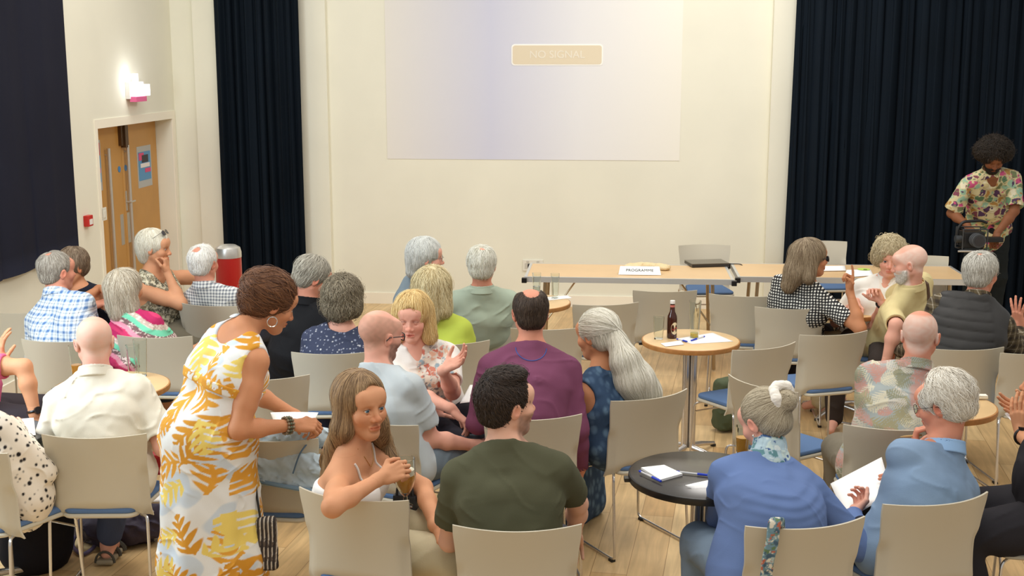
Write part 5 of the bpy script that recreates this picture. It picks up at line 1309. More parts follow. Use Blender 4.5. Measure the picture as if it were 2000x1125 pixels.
# --- palm leaf shirt
f24 = person('bald man seen from behind in a faded palm leaf and flower shirt', (1797, 656, 1.14), sit(c20, 6), 6, hy=26, hp=-4, skin='ruddy', b=1.15, ws=.205,
       top=dict(pat=pat_leaf((160, 168, 166), [(206, 200, 176), (160, 154, 122), (198, 192, 178), (190, 146, 134), (142, 142, 118)], .095, 6, .95, 10., second=(184, 150, 140)), sleeve='short', collar=True, res=.0042, fold=.006, loose=.03, sl=1.2), bot=dict(col=(120, 112, 96)),
       shave=((224, 214, 202), .6), armR=dict(l=(.12, .36, .66), h=(.1, -.5, -1)), armL=dict(l=(.02, .30, .68), h=(-.1, -.5, -1)))
# --- quilted vest
def quilt(fr):
    def g(P): return .007*np.abs(np.sin((P[:, 2]+.02*np.sin(P[:, 0]*5))*pi/.052))**.6*-1*np.clip((fr['ws']+.03-np.abs(P[:, 0]))/.02, 0, 1)
    return g
f25 = person('grey-haired man in a dark quilted vest over a plaid shirt, fingers spread as he talks', (1916, 534, 1.17), sit(c21, -4), 4, hy=48, hp=-2, skin='ruddy', b=1.2, ws=.205, old=1,
       top=dict(pat=pat_plaid((92, 80, 58), (50, 42, 34), (190, 180, 160), .05, .4), sleeve='long', collar=True, res=.005, fold=.005, cuff=.9), bot=dict(col=(150, 130, 100)),
       hair=dict(style='mid', name='hair_grey_lt', a=(164, 160, 148), b=(222, 220, 210), n=2800, seed=26, lift=.007, prims=[E((.01, -.05, .13), (.035, .04, .022), k=.012, op='s')]),
       armR=dict(e=GY(1980, 678, 7.0), w=GY(1990, 640, 7.25), hd=(-.1, .1, 1), hn=(.6, .3, 0), curl=.08, spread=.35), armL=dict(l=(-.2, .36, .64)))
glasses(f25['root'], f25['Rh'], f25['Hc'])
t_ = dict(col=(58, 57, 56), sleeve='none', neck='crew', rib=False, fold=.002, fit=.026, disp=quilt, name='vest', rough=.5, loose=.03); sv_ = f25['top']; garment(f25, t_)
# --- khaki shirt
f26 = person('white-bearded man in a khaki yellow shirt with a brown shoulder strap, leaning left', (1776, 515, 1.13), (c35[0]+.07, c35[1], .54), -50, hy=-70, hp=-10, skin='pink', b=1.15, ws=.20, old=1,
       top=dict(col=(214, 198, 146), sleeve='short', collar=True, fold=.006, loose=.02, sl=1.45), bot=dict(col=(198, 182, 146)),
       shave=((232, 222, 208), .5), stub=((232, 226, 216), .7), armL=dict(e=GY(1752, 640, 7.25), w=GY(1740, 672, 7.3), hd=(-.4, 0, -.8)), armR=dict(l=(.1, .4, .66)))
beard(f26, (200, 192, 180), (240, 236, 228), nm='white_beard')
pts = [f26['TQ'](f26['N'], .11, .05, -.03), f26['TQ'](f26['N'], .09, -.02, -.005), f26['TQ'](f26['N'], .05, -.105, -.10), f26['TQ'](f26['Ch'], -.05, -.145, -.0), f26['TQ'](f26['M'], -.15, -.11, -.02), f26['TQ'](f26['Hp'], -.2, .0, .05)]
b = MB(); sp = smoothpath(pts, 6)
for i in range(len(sp)-1): pass
b.tube(hug(f26, sp), .012, 8).build('shoulder_strap', mat('strap_brown', (92, 70, 56), .7), f26['root'], True)
# --- curly woman in white
CURL2 = [E((0, -.02, .05), (.10, .11, .095), k=.03), E((-.075, -.0, -.0), (.04, .055, .05), k=.03), E((.075, -.0, -.0), (.04, .055, .05), k=.03), E((0, .085, -.03), (.058, .05, .085), k=.01, op='s')]
f27 = person('curly-haired woman in a white shirt and dark watch facing the camera beside the khaki shirt', (1738, 504, 1.10), (G(1718, 600, .8)[0], G(1738, 503, 1.12)[1]+.12, .54), 205, hy=196, hp=-8, fem=True, skin='pink', b=1.05, ws=.17, old=1,
       top=dict(col=(238, 236, 228), sleeve='elbow', neck='vee', collar=True, fold=.006, loose=.03, sl=1.0), bot=dict(col=(62, 54, 50)),
       hair=dict(style='full', name='hair_curl_fair', a=(160, 142, 104), b=(222, 208, 172), prims=CURL2, n=3600, seed=28, curl=1.6, steps=6, step=.006, lift=.012, lump=.006, lf=70),
       armL=dict(e=GY(1745, 608, 7.95), w=GY(1722, 594, 7.75), hd=(-.5, 0, .75), hn=(-.3, -.6, -.5), curl=.8, thumb=.1), armR=dict(w=GY(1672, 590, 8.0), h=(.6, 0, -1), hd=(-.3, -.6, -.2), curl=.3))
# --- dotted blouse
SH = lambda fr: [C(H_(fr, 0, -.06, .03), H_(fr, 0, -.10, -.08), .085, .075, k=.03), C(H_(fr, .0, -.10, -.08), H_(fr, -.01, -.15, -.17), .075, .045, k=.03), C(H_(fr, .055, -.02, .03), H_(fr, .07, -.05, -.11), .045, .04, k=.02), C(H_(fr, -.055, -.02, .03), H_(fr, -.07, -.05, -.11), .045, .04, k=.02)]
f28 = person('woman with long grey-brown hair and dark glasses raising a finger, black and white dotted blouse', (1584, 505, 1.12), sit(c15, 6, -.10, side=.05), 30, hy=78, hp=2, fem=True, skin='tan', b=1.1, ws=.18,
       top=dict(pat=pat_woven((24, 24, 28), (236, 236, 228), .0185), sleeve='short', neck='crew', rib=False, res=.004, fold=.006, loose=.03), bot=dict(col=(40, 36, 40)),
       hair=dict(style='full', name='hair_greybrown', a=(104, 84, 62), b=(170, 152, 124), body=SH, first=False, n=4200, seed=29, steps=10, step=.013, lift=.005, curl=.2),
       armR=dict(e=GY(1650, 620, 7.75), w=GY(1656, 556, 7.8), hd=(.0, .1, 1), hn=(-.8, -.3, 0), curl=(.1, 1, 1, 1), thumb=.9, h=(1, 0, -.5)), armL=dict(l=(-.1, .36, .70)))
glasses(f28['root'], f28['Rh'], f28['Hc'], True, r=.0024)
# --- right edge talker
f30 = person('person at the right edge in black with a wristwatch, both palms raised over a paper', (2052, 745, 1.12), (G(2052, 745, 1.12)[0]+.02, G(2052, 745, 1.12)[1], .54), -78, skin='warm', b=1.1,
       top=dict(col=(36, 34, 38), sleeve='elbow', fold=.005), bot=dict(col=(44, 42, 46), fit=.022), shoes=(34, 34, 36), hair=dict(style='short', name='hair_dark', a=(44, 34, 28), b=(84, 68, 54), n=300, seed=30),
       armL=dict(w=GY(1966, 838, 5.35), h=(-.4, -.5, -1), hd=(-.15, .1, 1), hn=(.7, .5, 0), curl=.18), armR=dict(w=GY(2016, 800, 5.6), h=(.2, -.5, -1), hd=(-.9, 0, .25), hn=(-.2, -.5, .6), curl=.15), legs={1: ((.14, .36, .50), (.14, .26, .08)), -1: ((-.16, .36, .50), (-.18, .22, .08))})
chr_ = chair(0, 0, -70, 'chair at the right edge under the talker in black', world=tuple(G(2052, 745, 1.12)[:2]+V(.05, 0)))
# --- standing cameraman
AFRO = [E((0, -.03, .075), (.13, .12, .10), k=.03), E((-.08, -.02, .05), (.07, .08, .07), k=.03), E((.09, -.02, .05), (.07, .08, .07), k=.03), E((0, .095, -.03), (.062, .055, .085), k=.01, op='s')]
f29 = person('bearded standing man in a bright floral shirt looking down at the video camera he holds', (1940, 308, 1.585), (GY(1926, 490, 10.75)[0], 10.75, .93), 184, hy=186, hp=-34, skin='brown', b=1.0, ws=.20, stand=True, neck=1.0, closed=True,
       top=dict(pat=pat_multi([(214, 202, 156), (196, 84, 124), (96, 128, 96), (84, 58, 88), (176, 134, 74), (150, 184, 156), (222, 214, 184), (126, 70, 84), (120, 128, 90)], .055, 5), sleeve='short', neck='vee', collar=True, loose=.05, fold=.008, res=.0052, sl=1.3, len=.06, loosesl=.02), bot=dict(col=(34, 38, 38)), shoes=(40, 36, 34),
       hair=dict(style='full', name='hair_afro', a=(26, 21, 17), b=(58, 47, 36), prims=AFRO, n=5200, seed=31, curl=2., steps=5, step=.005, lift=.016, lump=.010, lf=50),
       armR=dict(w=GY(1890, 440, 10.25), h=(.3, -.3, -.6), hd=(0, -.5, -.8), hn=(.9, 0, 0), curl=.6), armL=dict(w=GY(1948, 455, 10.15), h=(-1, 0, -.3), hd=(-.4, -.5, -.6), hn=(.6, .2, -.6), curl=.8))
beard(f29, (22, 17, 14), (50, 38, 30), nm='black_beard', n=1400)
# --- standing woman in the yellow leaf dress
def dressx(fr):
    Hp = fr['Hp']; z = lambda a: V(Hp[0], Hp[1], a)
    return [C(z(.86)+V(-.05, -.02, 0), z(.86)+V(.05, -.02, 0), .15, .15, k=.06), C(z(.86)+V(0, -.02, 0), z(.35)+V(0, -.02, 0), .19, .215, k=.06), C(z(.35)+V(0, -.02, 0), z(.0)+V(0, -.02, 0), .215, .235, k=.05), PL((0, 0, .12), (0, 0, -1), k=.01)]
def dressfold(fr):
    Hp = fr['Hp']
    def g(P):
        a = np.arctan2(P[:, 1]-Hp[1], P[:, 0]-Hp[0]); lowr = np.clip((.80-P[:, 2])/.4, 0, 1); return .016*lowr*np.sin(a*9+1.2*np.sin(P[:, 2]*4))*(.6+.4*np.sin(a*4+1))
    return g
BUNH = [E((0, -.035, .050), (.082, .092, .078), k=.03), E((-.0, -.09, .045), (.055, .045, .05), k=.03), C((0, -.09, -.01), (0, -.075, -.06), .04, .022, k=.03)]
hipw = GY(418, 925, 4.86)
f9 = person('standing woman in a white and yellow leaf print sundress leaning forward, auburn hair pinned up', (529, 592, 1.40), (hipw[0], hipw[1], .90), 50, hy=62, hp=-24, fem=True, skin='tan', b=1.02, ws=.19, k=.97, stand=True, hs=1.0, fine=True, Npx=GY(476, 648, 4.93), twist=-4,
       top=dict(pat=pat_leaf((226, 226, 222), [(222, 160, 60), (232, 206, 108), (208, 146, 48)], .15, 9, .85, 5., .35, second=(200, 210, 218)), sleeve='none', neck='low', rib=False, bare=True, name='dress', res=.0038, fold=.006, extra=dressx, disp=dressfold, hem=True, fit=.010),
       hair=dict(style='mid', name='hair_auburn', a=(62, 36, 24), b=(134, 90, 58), prims=BUNH, n=5600, seed=32, curl=.25, steps=8, step=.010, lift=.007, lump=.006, lf=50, dir=(0, -.9, .3), rad=.3, bt=.1),
       armR=dict(e=GY(478, 800, 4.72), w=GY(552, 832, 4.82), hd=(.95, .15, -.05), hn=(.1, .5, -.8), curl=.8), armL=dict(w=GY(578, 812, 5.12), h=(-1, 0, -.8), hd=(.6, -.5, -.1), hn=(0, -.3, -1), curl=.6))
earring(f9, 1, .021, SILV)
_w, _m = f9['w'], f9['M']; zc = _m-_w*.015
pr = grow(f9['tor'], .017)+[PL(zc+_w*.02, _w, k=.004), PL(zc-_w*.02, -_w, k=.004)]
v, q = sdf_mesh(pr, *bbox(pr), .004); mk('waistband', v, q, vmat('cloth_pattern'), f9['top'], cols=pat_multi([(222, 160, 60), (232, 206, 108), (226, 226, 222), (212, 148, 52)], .035)(v, f9))
pdress = pat_leaf((226, 226, 222), [(222, 160, 60), (232, 206, 108), (208, 146, 48)], .10, 9, .85, 5.5, .8)
a9 = f9['arms'][1]; 
for j in range(3):
    c = a9[4]-nrm(a9[4]-a9[3])*(.012+.011*j); dd = nrm(a9[4]-a9[3]); u1 = nrm(np.cross(dd, V(0, 0, 1))); u2 = np.cross(dd, u1); b = MB()
    for a in np.linspace(0, 2*pi, 14, endpoint=False):
        p = c+(u1*cos(a)+u2*sin(a))*.033; b.lathe([(.001, -.0065), (.0055, -.003), (.0065, 0), (.0055, .003), (.001, .0065)], 8, p)
    b.build('bead_bracelet', mat('beads_%d' % (j % 2), (84, 92, 70) if j % 2 else (132, 116, 92), .4), f9['root'], True)
def watch(fr, s, m=(24, 24, 26)):
    A = fr['arms'][s]; El, Wr = A[3], A[4]; dd = nrm(Wr-El); c = Wr-dd*.02; u1 = nrm(np.cross(dd, V(0, 0, 1))); u2 = np.cross(u1, dd); b = MB()
    b.tube([c+(u1*cos(a)+u2*sin(a))*.0325 for a in np.linspace(0, 2*pi, 20, endpoint=False)], .007, 6, closed=True); b.tube([c+u2*.030, c+u2*.044], .019, 14); b.build('wristwatch', mat('watch_black', m, .3), fr['root'], True)
watch(f27, -1); watch(f6, 1); watch(f30, -1)
# ---------------------------------------------------------------- tables and what lies on them
t1 = round_table(219, 752, 'round wooden table behind the bald man in the cream shirt, empty glasses on it')
t2 = round_table(1349, 663, 'round wooden table with the brown bottle and scattered papers', r=.293)
t3 = round_table(1372, 925, 'round black table with notepad and blue pens, beside the blue cardigan', True, r=.30)
t4 = round_table(1646, 603, 'round wooden table between the dotted blouse and the khaki shirt')
t5 = round_table(1033, 589, 'round wooden table with two tall glasses behind the maroon sweater')
t6 = round_table(1826, 788, 'round wooden table right of the white hair, just behind the light blue sweatshirt')
t7 = round_table(-42, 850, 'round black table with white paper beside the dotted blouse', True)
def ltop(px, py): return G(px, py, .73)
long_table(ltop(1024, 541), ltop(1434, 547), .66, 'long beech folding table with the white sign and laptop')
A0 = ltop(1441, 541); long_table(A0, A0+nrm(V(RU[0], RU[1], 0))*1.78, .66, 'second long beech folding table, behind the dotted blouse and khaki shirt')
PAPER = mat('paper_white', (244, 243, 240), .8, spec=.2)
def paper(pts, label, group=None, z=None, curl=0., m=None, thick=.0012, name='paper', cat='paper'):
    """four corner points, gently bowed sheet"""
    P = [np.array(p, float) for p in pts]; n = 9; vs = []; nn = nrm(np.cross(P[1]-P[0], P[3]-P[0])); nn = nn if nn[2] > 0 else -nn
    c = sum(P)/4
    for side in (0, 1):
        for j in range(n):
            for i in range(n):
                u, v = i/(n-1), j/(n-1); p = (P[0]*(1-u)+P[1]*u)*(1-v)+(P[3]*(1-u)+P[2]*u)*v; vs.append(p+nn*(curl*(sin(pi*u)*.6+.4*u*v)+side*thick)-c)
    fs = []; k = n*n
    for j in range(n-1):
        for i in range(n-1): a = j*n+i; fs += [(a, a+n, a+n+1, a+1), (k+a, k+a+1, k+a+n+1, k+a+n)]
    for i in range(n-1): fs += [(i, i+1, k+i+1, k+i), (k-n+i, k+k-n+i, k+k-n+i+1, k-n+i+1), (i*n, k+i*n, k+(i+1)*n, (i+1)*n), (i*n+n-1, (i+1)*n+n-1, k+(i+1)*n+n-1, k+i*n+n-1)]
    o = mk(name, vs, fs, m or PAPER); o.location = tuple(c); return tag(o, label, cat, group)
def flat(px, h=.731): return [G(x, y, h) for x, y in px]
paper(flat([(1320, 662), (1392, 650), (1432, 667), (1352, 672)]), 'white sheet on the bottle table, under the tall glass', None)
paper(flat([(1290, 671), (1330, 665), (1336, 673), (1300, 677)], .733), 'small white slip beside the short empty glass', None)
paper(flat([(1050, 582), (1108, 577), (1117, 582), (1060, 588)]), 'white sheet on the table with two tall glasses')
paper(flat([(1665, 597), (1690, 591), (1722, 599), (1692, 606)]), 'white sheet on the table in front of the white shirt')
paper(flat([(6, 822), (66, 816), (70, 850), (0, 856)], .735), 'white sheet under the hand at the dotted cuff')
paper([G(1338, 948, .74), G(1420, 932, .74), G(1425, 985, .70), G(1398, 978, .69)], 'big white sheet sliding off the black table edge by the blue cardigan', curl=.006)
paper([GY(1622, 945, 4.98), GY(1655, 1015, 4.72), GY(1742, 962, 4.78), GY(1722, 893, 5.06)], 'big white sheet held up between the blue cardigan and the light blue sweatshirt', curl=-.012)
paper([GY(528, 806, 5.05), GY(622, 806, 5.10), GY(600, 848, 4.84), GY(540, 838, 4.84)], 'white sheet held by the woman in the leaf dress', curl=.004)
paper([GY(898, 788, 6.0), GY(930, 784, 6.0), GY(932, 752, 6.2), GY(918, 752, 6.2)], 'white sheet standing on the blue seat beside the olive T-shirt man\'s head')
paper([GY(1962, 808, 5.45), GY(2010, 860, 5.2), GY(2050, 850, 5.3), GY(2000, 790, 5.7)], 'white sheet between the raised palms at the right edge')
paper(flat([(1585, 521), (1650, 520), (1652, 529), (1580, 530)], .735), 'stack of white sheets on the right table beside the raised finger', thick=.006)
paper(flat([(1653, 527), (1700, 526), (1706, 538), (1650, 542)], .735), 'white card with a green leafy print on the right table', cat='card', name='card')
e = bpy.context.scene.objects['card']
g_ = MB(); cc = G(1687, 526, .739); g_.lathe([(.05, 0), (.05, .002)], 24, cc-np.array(e.location)); g_.build('green_print', mat('lime_print', (186, 214, 96), .7), e)
g_ = MB(); g_.lathe([(.016, 0), (.016, .003)], 14, G(1690, 527, .739)-np.array(e.location)); g_.build('dark_print', mat('dark_print', (50, 56, 40), .7), e)
# folded sign
s0, s1 = G(1208, 536, .735), G(1291, 537, .735); d = nrm(s1-s0); n_ = V(-d[1], d[0], 0); Ls = np.linalg.norm(s1-s0)
e = empty('table_sign', (s0+s1)/2); e['label'] = 'white card sign with dark hand lettering leaning on the long table'; e['category'] = 'sign'
b = MB(); hh = V(0, 0, .055)+n_*.07; q = [-d*Ls/2, d*Ls/2, d*Ls/2*.94+hh, -d*Ls/2*.92+hh]; back = [q[3], q[2], d*Ls/2*.94+n_*.13, -d*Ls/2*.92+n_*.13]
t_ = V(0, 0, -.002); b.add(q+[p+t_ for p in q], [(0, 1, 2, 3), (7, 6, 5, 4), (0, 4, 5, 1), (1, 5, 6, 2), (2, 6, 7, 3), (3, 7, 4, 0)]); b.add(back+[p+t_ for p in back], [(0, 1, 2, 3), (7, 6, 5, 4), (0, 4, 5, 1), (1, 5, 6, 2), (2, 6, 7, 3), (3, 7, 4, 0)])
b.build('folded_card', PAPER, e); yv = nrm(hh); text('PROGRAMME', .036, mat('ink_dark', (52, 60, 52), .7), e, hh*.5+np.cross(d, yv)*.001, np.stack([d, yv, np.cross(d, yv)], 1))
# cloth bundle behind the sign
bc = G(1262, 521, .75); pr = [E(bc+d*x+V(0, y, z), (rx_, .05, .022), k=.02) for x, y, z, rx_ in ((-.10, .02, 0, .08), (0, .03, .008, .07), (.09, 0, .006, .06), (.14, -.03, 0, .05))]
v, q = sdf_mesh([C(p[1], p[1], .02, k=.01) if False else p for p in pr]+[PL((0, 0, .732), (0, 0, -1), k=.004)], *bbox(pr, .02), .006, folds(.009, 1., 30.)); o = mk('cloth_bag', v-bc, q, mat('calico', (222, 200, 156), .9, bump=.2)); o.location = tuple(bc); tag(o, 'crumpled pale calico bag lying behind the white sign', 'bag')
# laptop
l0, l1 = G(1352, 522, .735), G(1425, 520, .735); d = nrm(l1-l0); n_ = V(-d[1], d[0], 0); e = empty('laptop', (l0+l1)/2); e['label'] = 'closed black laptop on the right end of the long table'; e['category'] = 'laptop'
R = np.stack([d, n_, V(0, 0, 1)], 1); Lw = np.linalg.norm(l1-l0)/2
b = MB(); b.box((-Lw, 0, -.002), (Lw, .22, .016), R, None, .004); b.build('base', mat('laptop_dark', (46, 42, 38), .35), e); b = MB(); b.box((-Lw, .002, .017), (Lw, .22, .026), R, None, .003); b.build('lid', mat('laptop_lid', (92, 84, 72), .25, .3), e)
b = MB(); b.tube(smoothpath([d*Lw+n_*.1+V(0, 0, .006), d*(Lw+.06)+n_*.11, d*(Lw+.12)+n_*.06, d*(Lw+.15)+n_*.03+V(0, 0, -.05)]), .004, 6); b.build('power_lead', BLKE, e, True)
# ---- glasses, bottle, beer
GLASS = mat('drink_glass', (246, 250, 248), .02, trans=1., ior=1.22); BEER = mat('beer', (206, 142, 52), .12); CIDER = mat('pale_cider', (236, 208, 96), .05, trans=.5, ior=1.33)
def tumbler(px, py, hgt, label, r0=.027, r1=.034, fill=0., liq=None, h=.73, stem=False, grp=None, world=None, foam=False):
    p = G(px, py, h) if world is None else np.array(world); e = empty('drinking_glass', p); tag(e, label, 'glass', grp)
    if stem:
        prof = [(.0, .002), (.030, .002), (.030, .006), (.010, .012), (.008, .045), (.020, .058), (.034, .085), (r1, .12), (r1*.93, hgt), (r1*.93-.002, hgt), (r1-.002, .12), (.031, .086), (.016, .062), (.0, .058)]
    else: prof = [(.0, .001), (r0, .001), (r1, hgt), (r1-.002, hgt), (r0-.002, .008), (.0, .008)]
    MB().lathe(prof, 28, cap=False).build('glass_wall', GLASS, e, True)
    if fill:
        if stem: pf = [(.0, .060), (.014, .063), (.029, .088), (r1-.004, .122), (r1-.0045, .06+(hgt-.06)*fill), (0, .06+(hgt-.06)*fill)]
        else: rf = r0+(r1-r0)*fill; pf = [(.0, .009), (r0-.0025, .009), (rf-.0025, hgt*fill), (0, hgt*fill)]
        MB().lathe(pf, 28, cap=False).build('drink', liq, e, True)
        if foam: z1 = .06+(hgt-.06)*fill; MB().lathe([(0, z1+.0005), (r1*.93-.0035, z1+.0005), (r1*.93-.0035, z1+.022), (0, z1+.024)], 28, cap=False).build('foam', mat('beer_foam', (240, 230, 208), .8), e, True)
    return e
tumbler(1286, 662, .14, 'short empty glass left of the brown bottle')
tumbler(1356, 660, .23, 'tall nearly empty pint glass with a little yellow cider right of the brown bottle', .026, .037, .14, CIDER)
tumbler(1048, 585, .19, 'tall glass with clear drink, left one behind the maroon sweater', .024, .031, .5, mat('clear_drink', (226, 232, 230), .05, trans=.8, ior=1.33))
tumbler(1084, 583, .18, 'tall empty glass, right one behind the maroon sweater', .024, .031)
tumbler(262, 738, .18, 'empty pint glass with a small red mark, left of the pair on the left table', .026, .036)
tumbler(277, 734, .20, 'taller empty pint glass, right of the pair on the left table', .026, .037)
e = tumbler(151, 735, .17, 'pint glass a third full of amber beer by the cream-shirted man', .026, .037, .38, BEER)
tumbler(1670, 592, .13, 'squat glass tumbler on the table at the raised elbow', .024, .028, .2, mat('clear_drink', (226, 232, 230)))
tumbler(1712, 584, .12, 'small glass below the gesturing hand with the watch', .022, .027)
tumbler(1449, 885, .12, 'half full glass of amber ale beside the ear with the silver earring', .026, .032, .6, BEER)
tumbler(1881, 782, .12, 'glass standing on the table behind the white hair') if False else None
gw = GY(790, 980, 4.62); gw[2] -= .05
e21 = tumbler(0, 0, .20, 'stemmed beer glass half full with foam held by the long-haired woman', r0=.03, r1=.043, fill=.52, liq=BEER, stem=True, world=GY(792, 990, 4.60), foam=True)
p = G(1312, 660, .73); e = empty('beer_bottle', p); tag(e, 'brown glass bottle with a cream oval label and white cap', 'bottle')
MB().lathe([(.026, 0), (.030, .004), (.030, .12), (.028, .138), (.016, .165), (.0135, .20), (.0135, .215)], 28).build('bottle_body', mat('brown_glass', (62, 24, 12), .12, spec=.7), e, True)
MB().lathe([(.0155, .213), (.0155, .230), (.013, .232)], 20).build('cap', mat('cap_white', (228, 222, 214), .4), e, True); MB().lathe([(.0142, .185), (.0140, .205)], 20, cap=False).build('neck_label', mat('label_pink', (196, 110, 96), .5), e, True)
b = MB(); vs = []; R_ = .0304; n = 22
for j in range(n):
    a = 2*pi*j/n; th = -pi/2+.45+.78*cos(a); vs.append((R_*cos(th), R_*sin(th), .064+.038*sin(a)))
th = -pi/2+.45; b.add(vs+[(R_*cos(th)*1.02, R_*sin(th)*1.02, .064)], [(j, (j+1) % n, n) for j in range(n)]); lb_ = b.build('front_label', mat('label_cream', (226, 208, 168), .6), e)
b = MB(); ps = [(R_*1.035*cos(-pi/2+.45+t), R_*1.035*sin(-pi/2+.45+t), .062+.006*sin(9*t)+.012*t) for t in np.linspace(-.5, .5, 16)]; b.tube(ps, .0022, 5).build('red_script', mat('script_red', (170, 40, 36), .6), lb_)
# pens, notepad
def pen(a, b_, label, c=(32, 62, 190), body=(206, 206, 206), h=.737):
    A, B = (G(a[0], a[1], h), G(b_[0], b_[1], h)) if len(a) == 2 else (np.array(a), np.array(b_)); d = nrm(B-A); L = np.linalg.norm(B-A); e = empty('pen', A); tag(e, label, 'pen', 'ballpoint pens on the tables')
    MB().tube([d*.012, d*(L*.62)], .0042, 8).build('barrel', mat('pen_barrel_%d' % body[0], body, .3), e, True); MB().tube([d*(L*.60), d*L], [.0055, .0048], 8).build('pen_cap', mat('pen_blue_%d' % c[0], c, .35), e, True); MB().tube([V(0, 0, 0), d*.014], .0046, 8).build('end_plug', mat('pen_blue_%d' % c[0], c, .35), e, True)
pen((1321, 921), (1390, 929), 'blue-capped pen lying right of the notepad on the black table'); pen((1249, 920), (1291, 940), 'blue-capped pen on the near left edge of the notepad', h=.742)
pen((1322, 662), (1342, 667), 'blue pen on the papers right of the brown bottle'); pen((1376, 657), (1350, 665), 'blue pen crossing in front of the tall pint glass')
e = empty('notepad', G(1290, 928, .731)); tag(e, 'small white notepad on the black table', 'notepad'); q = [G(x, y, .731)-np.array(e.location) for x, y in ((1252, 917), (1297, 912), (1333, 929), (1290, 941))]
b = MB(); b.add([p+V(0, 0, 0) for p in q]+[p+V(0, 0, .008) for p in q], [(3, 2, 1, 0), (4, 5, 6, 7), (0, 1, 5, 4), (1, 2, 6, 5), (2, 3, 7, 6), (3, 0, 4, 7)]); b.build('pages', PAPER, e)
b = MB(); b.add([p+V(0, 0, .0085) for p in q]+[p+V(0, 0, .0095) for p in q], [(3, 2, 1, 0), (4, 5, 6, 7), (0, 1, 5, 4), (1, 2, 6, 5), (2, 3, 7, 6), (3, 0, 4, 7)]); b.build('top_sheet', mat('pad_sheet', (246, 246, 240), .7), e)
P0, P1 = GY(1758, 853, 4.99), GY(1800, 850, 5.03); e = empty('pencil', P0); tag(e, 'pencil held by the man in the light blue sweatshirt', 'pencil'); MB().tube([V(0, 0, 0), (P1-P0)*.25, P1-P0], [.001, .004, .004], 6).build('shaft', mat('pencil_wood', (196, 166, 110), .5), e)
# tall red bin
p = GY(449, 575, 9.45); p[2] = 0; s_ = F/(p[1]*CP+(H-.5)*SP); rb = 25/s_; e = empty('waste_bin', p); tag(e, 'tall red bin with a steel dome lid by the navy curtain', 'bin')
zt = GY(449, 497, p[1])[2]
MB().lathe([(rb*.97, 0), (rb, .01), (rb, zt-.0)], 40).build('body', mat('bin_red', (178, 32, 26), .35, spec=.6), e, True); MB().lathe([(rb*1.02, zt-.02), (rb*1.02, zt+.02), (rb*.93, zt+.055), (rb*.6, zt+.075), (rb*.2, zt+.08)], 40).build('lid', STEEL, e, True); MB().lathe([(rb*1.01, 0), (rb*1.01, .03)], 40).build('base_ring', BLKE, e, True)
# denim jacket over a chair
def softmesh(name, pr, res, m, label, cat, fold=.01, ff=12., sd=1., pat=None, c=None):
    c = pr[0][1] if c is None else np.array(c); v, q = sdf_mesh(pr, *bbox(pr, .03), res, folds(fold, sd, ff) if fold else None); o = mk(name, v-c, q, m, cols=None if pat is None else np.clip(pat(v), 0, 1)); o.location = tuple(map(float, c)); return tag(o, label, cat)
W4 = lambda px, py, Y: GY(px, py, Y)
dj = [C(W4(508, 868, 5.10), W4(560, 852, 5.14), .04, .045, k=.05), C(W4(560, 852, 5.14), W4(624, 850, 5.14), .045, .045, k=.05), C(W4(506, 900, 5.07), W4(618, 910, 5.05), .05, .055, k=.05), C(W4(512, 930, 5.06), W4(614, 946, 5.02), .035, .04, k=.04), C(W4(500, 870, 5.10), W4(500, 930, 5.08), .03, .03, k=.04)]
DEN = mat('pale_denim', (188, 204, 212), .9, bump=.35, bscale=420, vary=.10, vscale=7)
oj = softmesh('denim_jacket', dj, .0055, DEN, 'pale blue denim jacket heaped over a chair back beside the leaf dress', 'jacket', .013, 22.)
MB().tube(smoothpath([W4(504, 946, 5.0), W4(540, 952, 4.98), W4(580, 958, 4.97), W4(616, 962, 4.96)]), .006, 8).v
b = MB(); b.tube([p-dj[0][1] for p in smoothpath([W4(506, 940, 5.02), W4(540, 947, 5.00), W4(580, 954, 4.98), W4(616, 960, 4.97)])], .010, 8); b.build('hem', mat('pale_denim_seam', (120, 146, 166), .9), oj, True)
b = MB(); b.tube([p-dj[0][1] for p in smoothpath([W4(604, 862, 5.05), W4(586, 886, 5.0), W4(572, 925, 4.98)])], .0035, 6); b.build('seam', mat('denim_thread', (88, 112, 134), .9), oj, True)
# bags
st = [BX(W4(522, 1062, 4.78), (.042, .022, .115), rz(10), rr=.018, k=.01)]
def stripes(v):
    t = (v[:, 0]*62+.5*np.sin(v[:, 2]*9)) % 1.; c = cl((52, 46, 44), (96, 84, 74), (210, 200, 184), (40, 36, 36)); o = np.zeros((len(v), 3)); o[:] = c[0]; o[t > .4] = c[1]; o[(t > .62) & (t < .78)] = c[2]; o[t > .85] = c[3]; return o
ob = softmesh('handbag', st, .004, vmat('bag_cloth'), 'striped brown and cream shoulder bag hanging beside the leaf dress', 'bag', .003, 30., pat=stripes)
b = MB(); c_ = st[0][1]; b.tube(smoothpath([W4(508, 1010, 4.78)-c_, W4(502, 970, 4.80)-c_, W4(497, 930, 4.84)-c_, W4(492, 900, 4.86)-c_]), .005, 6); b.build('handle', BLKE, ob, True)
e = empty('tote_bag', W4(800, 1000, 4.74)); e['label'] = 'stiff black tote on the lap of the long-haired woman, behind her glass'; e['category'] = 'bag'; Rb_ = rz(-14)
b = MB(); b.box((-.055, -.05, -.13), (.045, .05, .085), Rb_, None, .008); b.build('body', mat('black_leather', (46, 48, 52), .4, bump=.1), e)
for y in (-.04, .04): b = MB(); b.tube(smoothpath([Rb_@V(-.04, y, .08), Rb_@V(-.03, y, .12), Rb_@V(.02, y, .12), Rb_@V(.03, y, .08)]), .006, 6); b.build('handle', mat('black_leather', (46, 48, 52), .4), e, True)
